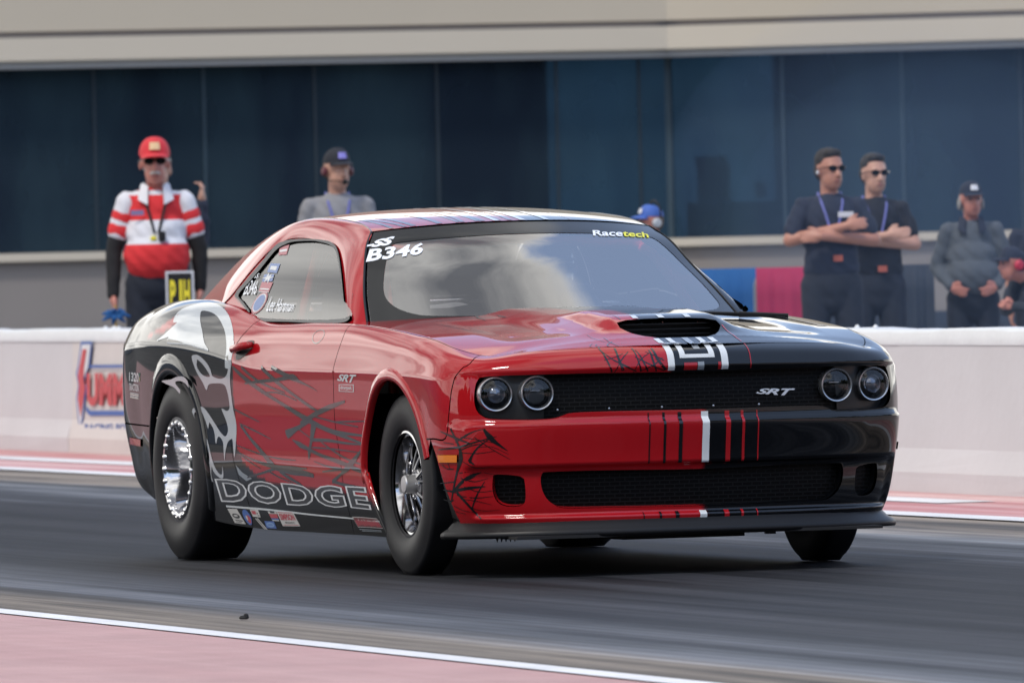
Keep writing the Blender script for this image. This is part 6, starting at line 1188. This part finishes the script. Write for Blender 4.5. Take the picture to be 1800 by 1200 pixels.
    if cap:
        mb=MB(); n=28
        prof=[]; V=[];F=[]
        for j in range(8):
            t=j/7*math.pi/2
            for i in range(n):
                a=2*math.pi*i/n; V.append((k*(.100*math.cos(a)*math.cos(t)**.8-.010),k*.080*math.sin(a)*math.cos(t)**.8,k*(.044+.090*math.sin(t)**.95+.012*math.cos(a)*math.sin(2*t))))
        for j in range(7):
            for i in range(n): F.append((j*n+i,j*n+(i+1)%n,(j+1)*n+(i+1)%n,(j+1)*n+i))
        mb.add(V,F); c_=HM(mb).build('cap',cap,e,angle=80)
        mb=MB(); V=[];F=[]; nb_=14
        for i in range(nb_+1):
            a=-.95+1.9*i/nb_
            for r,dz in((.090,.002),(.125,.0),(.098+.080*math.cos(a*1.6)**.5 if abs(a)<.94 else .100,-.012)): V.append((k*(r*math.cos(a)-.004),k*.80*min(r,.118)*math.sin(a),k*(.050+dz-.010*(abs(a)/.95)**2)))
        V2=[(x,y,z-.006*k) for x,y,z in V]; m_=len(V)
        for i in range(nb_):
            for j in range(2): F+=[(i*3+j,i*3+j+1,i*3+j+4,i*3+j+3),(m_+i*3+j,m_+i*3+j+3,m_+i*3+j+4,m_+i*3+j+1)]
            F.append((i*3+2,m_+i*3+2,m_+i*3+5,i*3+5))
        mb.add(V+V2,F); HM(mb).build('cap_brim',look.get('brim',cap),c_,angle=60)
        if look.get('cap_badge'):
            mb=MB(); V=[];F=[]
            for i in range(9):
                a=-.35+.7*i/8
                for z in(.070,.108): 
                    t=math.asin(min(1,(z-.042)/.11)); V.append((k*(.107*math.cos(a)*math.cos(t)**.8-.004),k*.084*math.sin(a)*math.cos(t)**.8,k*z))
            for i in range(8): F.append((i*2,i*2+2,i*2+3,i*2+1))
            mb.add(V,F); HM(mb).build('cap_badge',look['cap_badge'],c_)
    if look.get('hair'):
        hs_=look.get('hairtop',True); HL=[]
        if not cap: HL+=[('e',hd(-.02,0,.060),(.097*k,.081*k,.082*k),RH),('e',hd(.035,0,.105),(.05*k,.062*k,.030*k),RH)]
        z_=look.get('hairlen',0.)
        HL+=[('e',hd(-.045,0,.01-z_*.3),(.062*k,.079*k,(.085+z_)*k),RH)]
        if z_>.02: HL+=[('e',hd(-.01,s*.085,-.03),(.030*k,.016*k,.045*k),RH) for s in(-1,1)]
        blob_mesh('hair',HL,look['hair'],e,.0085*k,2,noise=.002)
    if look.get('glasses'):
        mb=MB()
        for s in(-1,1):
            V=[];n=16
            for i in range(n):
                a=2*math.pi*i/n; V.append((k*(.104-.012*abs(s*.030+.024*math.cos(a))/.05),k*(s*.031+.026*math.cos(a)),k*(.012+.019*math.sin(a))))
            V2=[(x-.005,y,z) for x,y,z in V]; mb.add(V+V2,[tuple(range(n)),tuple(range(n,2*n))[::-1]]+[(i,(i+1)%n,n+(i+1)%n,n+i) for i in range(n)])
            mb.tube([(.096*k,s*.052*k,.018*k),(.06*k,s*.078*k,.016*k),(.0,s*.084*k,.010*k)],.0028*k,6)
        mb.tube([(.104*k,-.012*k,.018*k),(.104*k,.012*k,.018*k)],.003*k,6); HM(mb).build('sunglasses',mat('sunglass_black',(.008,.008,.01),.08,coat=1.),e)
    else:
        mb=MB()
        for s in(-1,1): mb.lathe([(0,.004),(.008,.003),(.011,-.003)],12,(.084,s*.030,.008),'x')
        HM(mb).build('eye',mat('eye_dark',(.06,.05,.05),.2),e)
    if look.get('moustache'): blob_mesh('moustache',[('c',hd(.094,-.024,-.052),hd(.100,0,-.044),.007*k,.010*k),('c',hd(.094,.024,-.052),hd(.100,0,-.044),.007*k,.010*k)],look['moustache'],e,.004*k,1)
    if look.get('headset'):
        for s in(-1,1):
            mb=MB(); mb.V=[]; mb.lathe([(0,.022),(.024,.020),(.033,.010),(.033,-.008),(.026,-.012)],20,(0,s*.092 if s>0 else s*.092,-.008),'y') if s>0 else mb.lathe([(0,-.022),(.024,-.020),(.033,-.010),(.033,.008),(.026,.012)],20,(0,-.092,-.008),'y')
            HM(mb).build('ear_cup',look['headset'],e)
        mb=MB(); mb.tube([(-.03,.100*math.cos(t),.03+.115*math.sin(t)) for t in np.linspace(0,math.pi,14)],.008,6) if look.get('headband') else mb.tube([(-.10*math.sin(t),.102*math.cos(t),.0) for t in np.linspace(0,math.pi,12)],.007,6)
        HM(mb).build('headband',PLAST,e)
        if look.get('mic'):
            mb=MB(); mb.tube([(.01,-.115,-.03),(.07,-.09,-.07),(.12,-.02,-.075)],.004,6); HM(mb).build('mic_boom',PLAST,e); blob_mesh('microphone',[('e',hd(.125,.0,-.072),(.018,.022,.02))],PLAST,e,.005,1)
    return e,P,k,hc,ht
SKA=skinmat('skin_tanned',(.42,.19,.13)); SKB=skinmat('skin_fair',(.48,.26,.19)); SKC=skinmat('skin_ruddy',(.45,.18,.14))
NAVY=mat('navy_cloth',(.018,.024,.045),.9); NAVY2=mat('dark_trousers',(.014,.018,.03),.9); GREYT=mat('grey_tshirt',(.22,.22,.235),.9); WHC=mat('white_cloth',(.62,.62,.66),.85); REDC=mat('red_cloth_shirt',(.60,.025,.03),.85)
HAIRD=mat('dark_hair',(.015,.011,.009),.7); HAIRG=mat('grey_hair',(.45,.43,.40),.8); PAT=mat('patterned_lanyard',(.12,.13,.36),.7,noise=(60,.5)); BLKC=mat('black_cloth',(.010,.010,.012),.9)
E_=ENV['people']
def PP(i): return E_[i]
# 1 official
p,rz,H=PP('official')
polo=band_mat('red_white_polo',(.60,.025,.03),[(1.165*H/1.8,(.62,.62,.66)),(1.30*H/1.8,(.60,.025,.03)),(1.452*H/1.8,(.62,.62,.66)),(1.475*H/1.8,(.60,.025,.03))])
e,P_,k,hc,ht=person('person',p,rz,H,'older man in red cap, red and white polo shirt and black undersleeves',dict(eR=(-.02,-.25,1.13),wR=(.05,-.26,.87),eL=(-.02,.25,1.13),wL=(-.02,.25,.90),dR=(.25,.15,-1),dL=(.0,-.2,-1),curl=.5),
  dict(skin=SKC,shirt=polo,sleeve=.58,sleeve_mat=WHC,cuffs=(.30,.56),cuff_mat=REDC,under=BLKC,trousers=NAVY2,cap=mat('red_cap',(.60,.03,.04),.7),cap_badge=mat('cap_logo_pale',(.65,.45,.25),.7),hs=1.14,glasses=1,moustache=HAIRG,hair=HAIRG,collar=WHC,lanyard=BLKC,belly=.045))
q=P_['neck']; mb=MB(); mb.box(tuple(q+V3(.20,.03,-.29)*k),(.03,.05,.07),bev=.01); mb.build('radio_mic',BLKC,e); mb=MB(); mb.box(tuple(q+V3(.19,-.02,-.30)*k),(.02,.04,.03),bev=.008); mb.build('whistle',YELV,e); mb=MB(); mb.box(tuple(q+V3(.185,.02,-.345)*k),(.006,.11,.05)); mb.build('event_pass',mat('pass_pink',(.5,.12,.2),.6),e,False); mb=MB(); mb.box(tuple(q+V3(.150,-.11,-.15)*k),(.006,.09,.035)); mb.build('chest_logo',mat('chest_logo_grey',(.20,.16,.30),.7),e,False)
# 2 headset man
p,rz,H=PP('headset')
person('person',p,rz,H,'man in dark cap and headset wearing a grey T-shirt, standing behind the car roof',dict(eR=(-.02,-.235,1.13),wR=(.10,-.24,.90),eL=(-.02,.235,1.13),wL=(.10,.24,.90),dR=(.4,.2,-1),dL=(.4,-.2,-1)),
  dict(skin=SKB,shirt=GREYT,trousers=NAVY2,cap=mat('black_cap',(.012,.014,.022),.8),cap_badge=mat('cap_badge_violet',(.22,.20,.55),.7),hair=HAIRD,headset=mat('maroon_plastic',(.10,.02,.03),.4),mic=1,lanyard=PAT),head_turn=.30)
# printed band on the grey shirt
# 3,4 men with folded arms
def folded(s=1.): return dict(eR=(.05,-.26,1.215),wR=(.20,.07,1.295),eL=(.05,.26,1.205),wL=(.22,-.09,1.235),dR=(.10,1,.15),uR=(1,0,.3),dL=(-.15,-1,-.05),uL=(1,0,.2),curl=.45)
p,rz,H=PP('folded1')
e1=person('person',p,rz,H,'taller man in sunglasses and navy T-shirt with arms folded, nearer the car',folded(),dict(skin=SKA,shirt=NAVY,sleeve=.72,trousers=NAVY2,hair=HAIRD,glasses=1,lanyard=PAT,**{'pass':mat('pass_orange',(.38,.09,.06),.6),'passz':-.40}),head_turn=.38,group='men with folded arms')
e,P_,k,hc,ht=e1; mb=MB(); mb.box(tuple(P_['neck']+V3(.142,.075,-.135)*k),(.006,.10,.035)); mb.build('shirt_print',WHC,e,False); blob_mesh('earbud',[('e',tuple(hc+np.array(ht@Vector((.005*k,-.088*k,-.012*k)))),(.012,.010,.014))],WHC,e,.004,1)
p,rz,H=PP('folded2')
e,P_,k,hc,ht=person('person',p,rz,H,'younger dark-haired man in black T-shirt with arms folded, to the right of the taller man',dict(folded(),wR=(.20,.05,1.25),wL=(.215,-.12,1.22),eL=(.03,.25,1.19),dL=(-.2,-1,.3),curl=.2),dict(skin=SKB,shirt=mat('black_tshirt',(.012,.014,.022),.9),sleeve=.66,trousers=NAVY2,hair=mat('black_hair',(.008,.007,.008),.6),glasses=1,lanyard=PAT,**{'pass':MATS['pass_orange'],'passz':-.46,'passdx':.0}),head_turn=.26,group='men with folded arms')
# 5 grey-haired man in cap
p,rz,H=PP('greyman')
person('person',p,rz,H,'white-haired man in a dark cap and grey jacket standing on the right, blurred by smoke',dict(eR=(-.02,-.25,1.16),wR=(.14,-.16,1.02),eL=(-.02,.25,1.16),wL=(.14,.16,1.02),dR=(.5,.6,-.3),dL=(.5,-.6,-.3)),
  dict(skin=SKC,shirt=mat('grey_jacket',(.075,.088,.108),.9),long=1,trousers=NAVY2,cap=NAVY,cap_badge=WHC,hair=mat('white_hair_dull',(.26,.25,.24),.9),hairlen=.03,collar=NAVY,belly=.05),head_turn=.25)
# 6 blue cap man behind the roof
p,rz,H=PP('bluecap')
person('person',p,rz,H,'person in blue and white cap facing left behind the windshield pillar',{},dict(skin=SKC,shirt=NAVY,trousers=NAVY2,cap=mat('blue_white_cap',(.05,.12,.42),.7),cap_badge=WHC,hair=mat('brown_hair',(.10,.07,.05),.8),headset=mat('pale_plastic',(.4,.42,.45),.5),headband=1))
# 7 person bent over behind the wall
p,rz,H=PP('bent')
person('person',p,rz,H,'person in dark clothes with red ear defenders bending over clasped hands at far right',dict(waist=(-.02,0,1.05),chest=(.20,0,1.20),neck=(.36,0,1.27),head=(.47,0,1.32),sL=(.26,.19,1.26),sR=(.26,-.19,1.26),eL=(.34,.26,.98),wL=(.50,.05,1.00),eR=(.34,-.26,.98),wR=(.50,-.05,1.00),dL=(.5,-.6,.2),dR=(.5,.6,.2),curl=.6),
  dict(skin=SKC,shirt=mat('dark_grey_hoodie',(.022,.028,.04),.9),long=1,trousers=NAVY2,cap=NAVY,hair=HAIRD,headset=mat('red_plastic',(.45,.02,.05),.5)),head_turn=-.1)
# 8 person cut by the right edge
p,rz,H=PP('edge')
person('person',p,rz,H,'dark-clothed person in a navy cap cut by the right edge',{},dict(skin=SKA,shirt=NAVY,trousers=NAVY2,cap=NAVY,hair=HAIRD))
# 9 person behind the official: raised hand beside his shoulder
p,rz,H=PP('hidden')
person('person',p,rz,H,'person hidden behind the red-capped official except for one raised hand',dict(eR=(-.02,-.17,1.15),wR=(.12,-.05,1.0),eL=(.0,.245,1.20),wL=(.03,.258,1.43),dL=(.1,.05,1),uL=(0,1,.2),curl=.6),dict(skin=SKB,shirt=NAVY,long=1,trousers=NAVY2,hair=HAIRD))
# 10 driver
e=empty('driver',(-1.90,.36,0),0,label='helmeted driver in dark suit seated inside the race car',cat='person')
B=[('e',(.02,0,.70),(.16,.17,.12)),('e',(-.02,0,.88),(.13,.19,.22)),('c',(-.0,0,1.02),(.02,0,1.12),.06,.06)]
for s in(-1,1): B+=[('c',(0,s*.17,1.02),(.16,s*.24,.86),.06,.05),('c',(.16,s*.24,.86),(.60,s*.15,1.0),.05,.035),('c',(.05,s*.1,.70),(.5,s*.13,.80),.09,.07),('c',(.5,s*.13,.80),(.85,s*.13,.5),.07,.05)]
for s in(-1,1): hand(B,(.60,s*.15,1.0),(.6,0,.3),(0,s,.3),1.,.8,s)
blob_mesh('body',B,BLKC,e,.012,3); mb=MB()
blob_mesh('helmet',[('e',(.03,0,1.19),(.135,.115,.135)),('e',(.07,0,1.13),(.10,.095,.08))],mat('helmet_grey',(.25,.26,.28),.2,coat=1.),e,.01,2); blob_mesh('visor',[('e',(.06,0,1.20),(.125,.105,.05))],mat('visor_black',(.01,.01,.012),.05,coat=1.),e,.008,2)
# signal paddle and folded ribbon held by the official
tp=empty('number_board',ENV['board'][0],ENV['board'][1],label='white-edged black board with yellow letters standing behind the barrier by the official',cat='sign')
mb=MB(); mb.box((0,0,0),(.02,.19,.30)); mb.build('board_edge',WHC,tp,False); mb=MB(); mb.box((.012,0,0),(.01,.160,.27)); mb.build('board_face',BLKC,tp,False); mb=MB(); mb.box((0,0,-.45),(.02,.03,.6)); mb.build('handle',mat('wood_handle',(.25,.15,.05),.7),tp,False)
for ch_,x0_,x1_ in(('P',0,.29),('J',.35,.62),('H',.69,1)):
    V,F=text_tris(ch_,.04); uv=fit(V); mobj('board_lettering',[(.019,-.068+.136*(x0_+(x1_-x0_)*u),-.095+.185*v_) for u,v_ in uv],F,mat('board_yellow',(.75,.62,.03),.6),tp,False)
fl=empty('ribbon_stick',ENV['ribbon'][0],ENV['ribbon'][1],label='thin yellow stick with blue ribbon held low in the hand of the official',cat='marker stick')
mb=MB(); mb.tube([(0,0,.06),(0,.0,-.5)],.008,8); mb.build('stick',mat('yellow_stick',(.45,.28,.06),.6),fl)
mb=MB()
for kk in range(7):
    a=kk*.9; mb.tube([(0,0,.0),(.02,.05*math.cos(a),.03*math.sin(a)),(.0,.10*math.cos(a),.05*math.sin(a)-.02)],[.012,.02,.006],6)
mb.build('ribbon',BLD,fl)
# ---- tyre smoke drifting on the right
def smoke(name,c,r,dens):
    me=bpy.data.meshes.new(name); bm=bmesh.new(); bmesh.ops.create_uvsphere(bm,u_segments=32,v_segments=20,radius=1); bm.to_mesh(me); bm.free()
    o=bpy.data.objects.new(name,me); COL.objects.link(o); o.location=c; o.scale=r; o.rotation_euler[2]=CAMP['yaw']
    m=bpy.data.materials.new('smoke_air'); m.use_nodes=True; nt=m.node_tree; nt.nodes.clear(); ou=nt.nodes.new('ShaderNodeOutputMaterial'); pv=nt.nodes.new('ShaderNodeVolumePrincipled')
    pv.inputs['Color'].default_value=(.26,.40,.66,1); pv.inputs['Density'].default_value=dens; nt.links.new(pv.outputs[0],ou.inputs['Volume']); me.materials.append(m); tag(o,kind='stuff'); return o
for i,(c,r,d) in enumerate(ENV['smoke']): smoke('tyre_smoke',c,r,d)
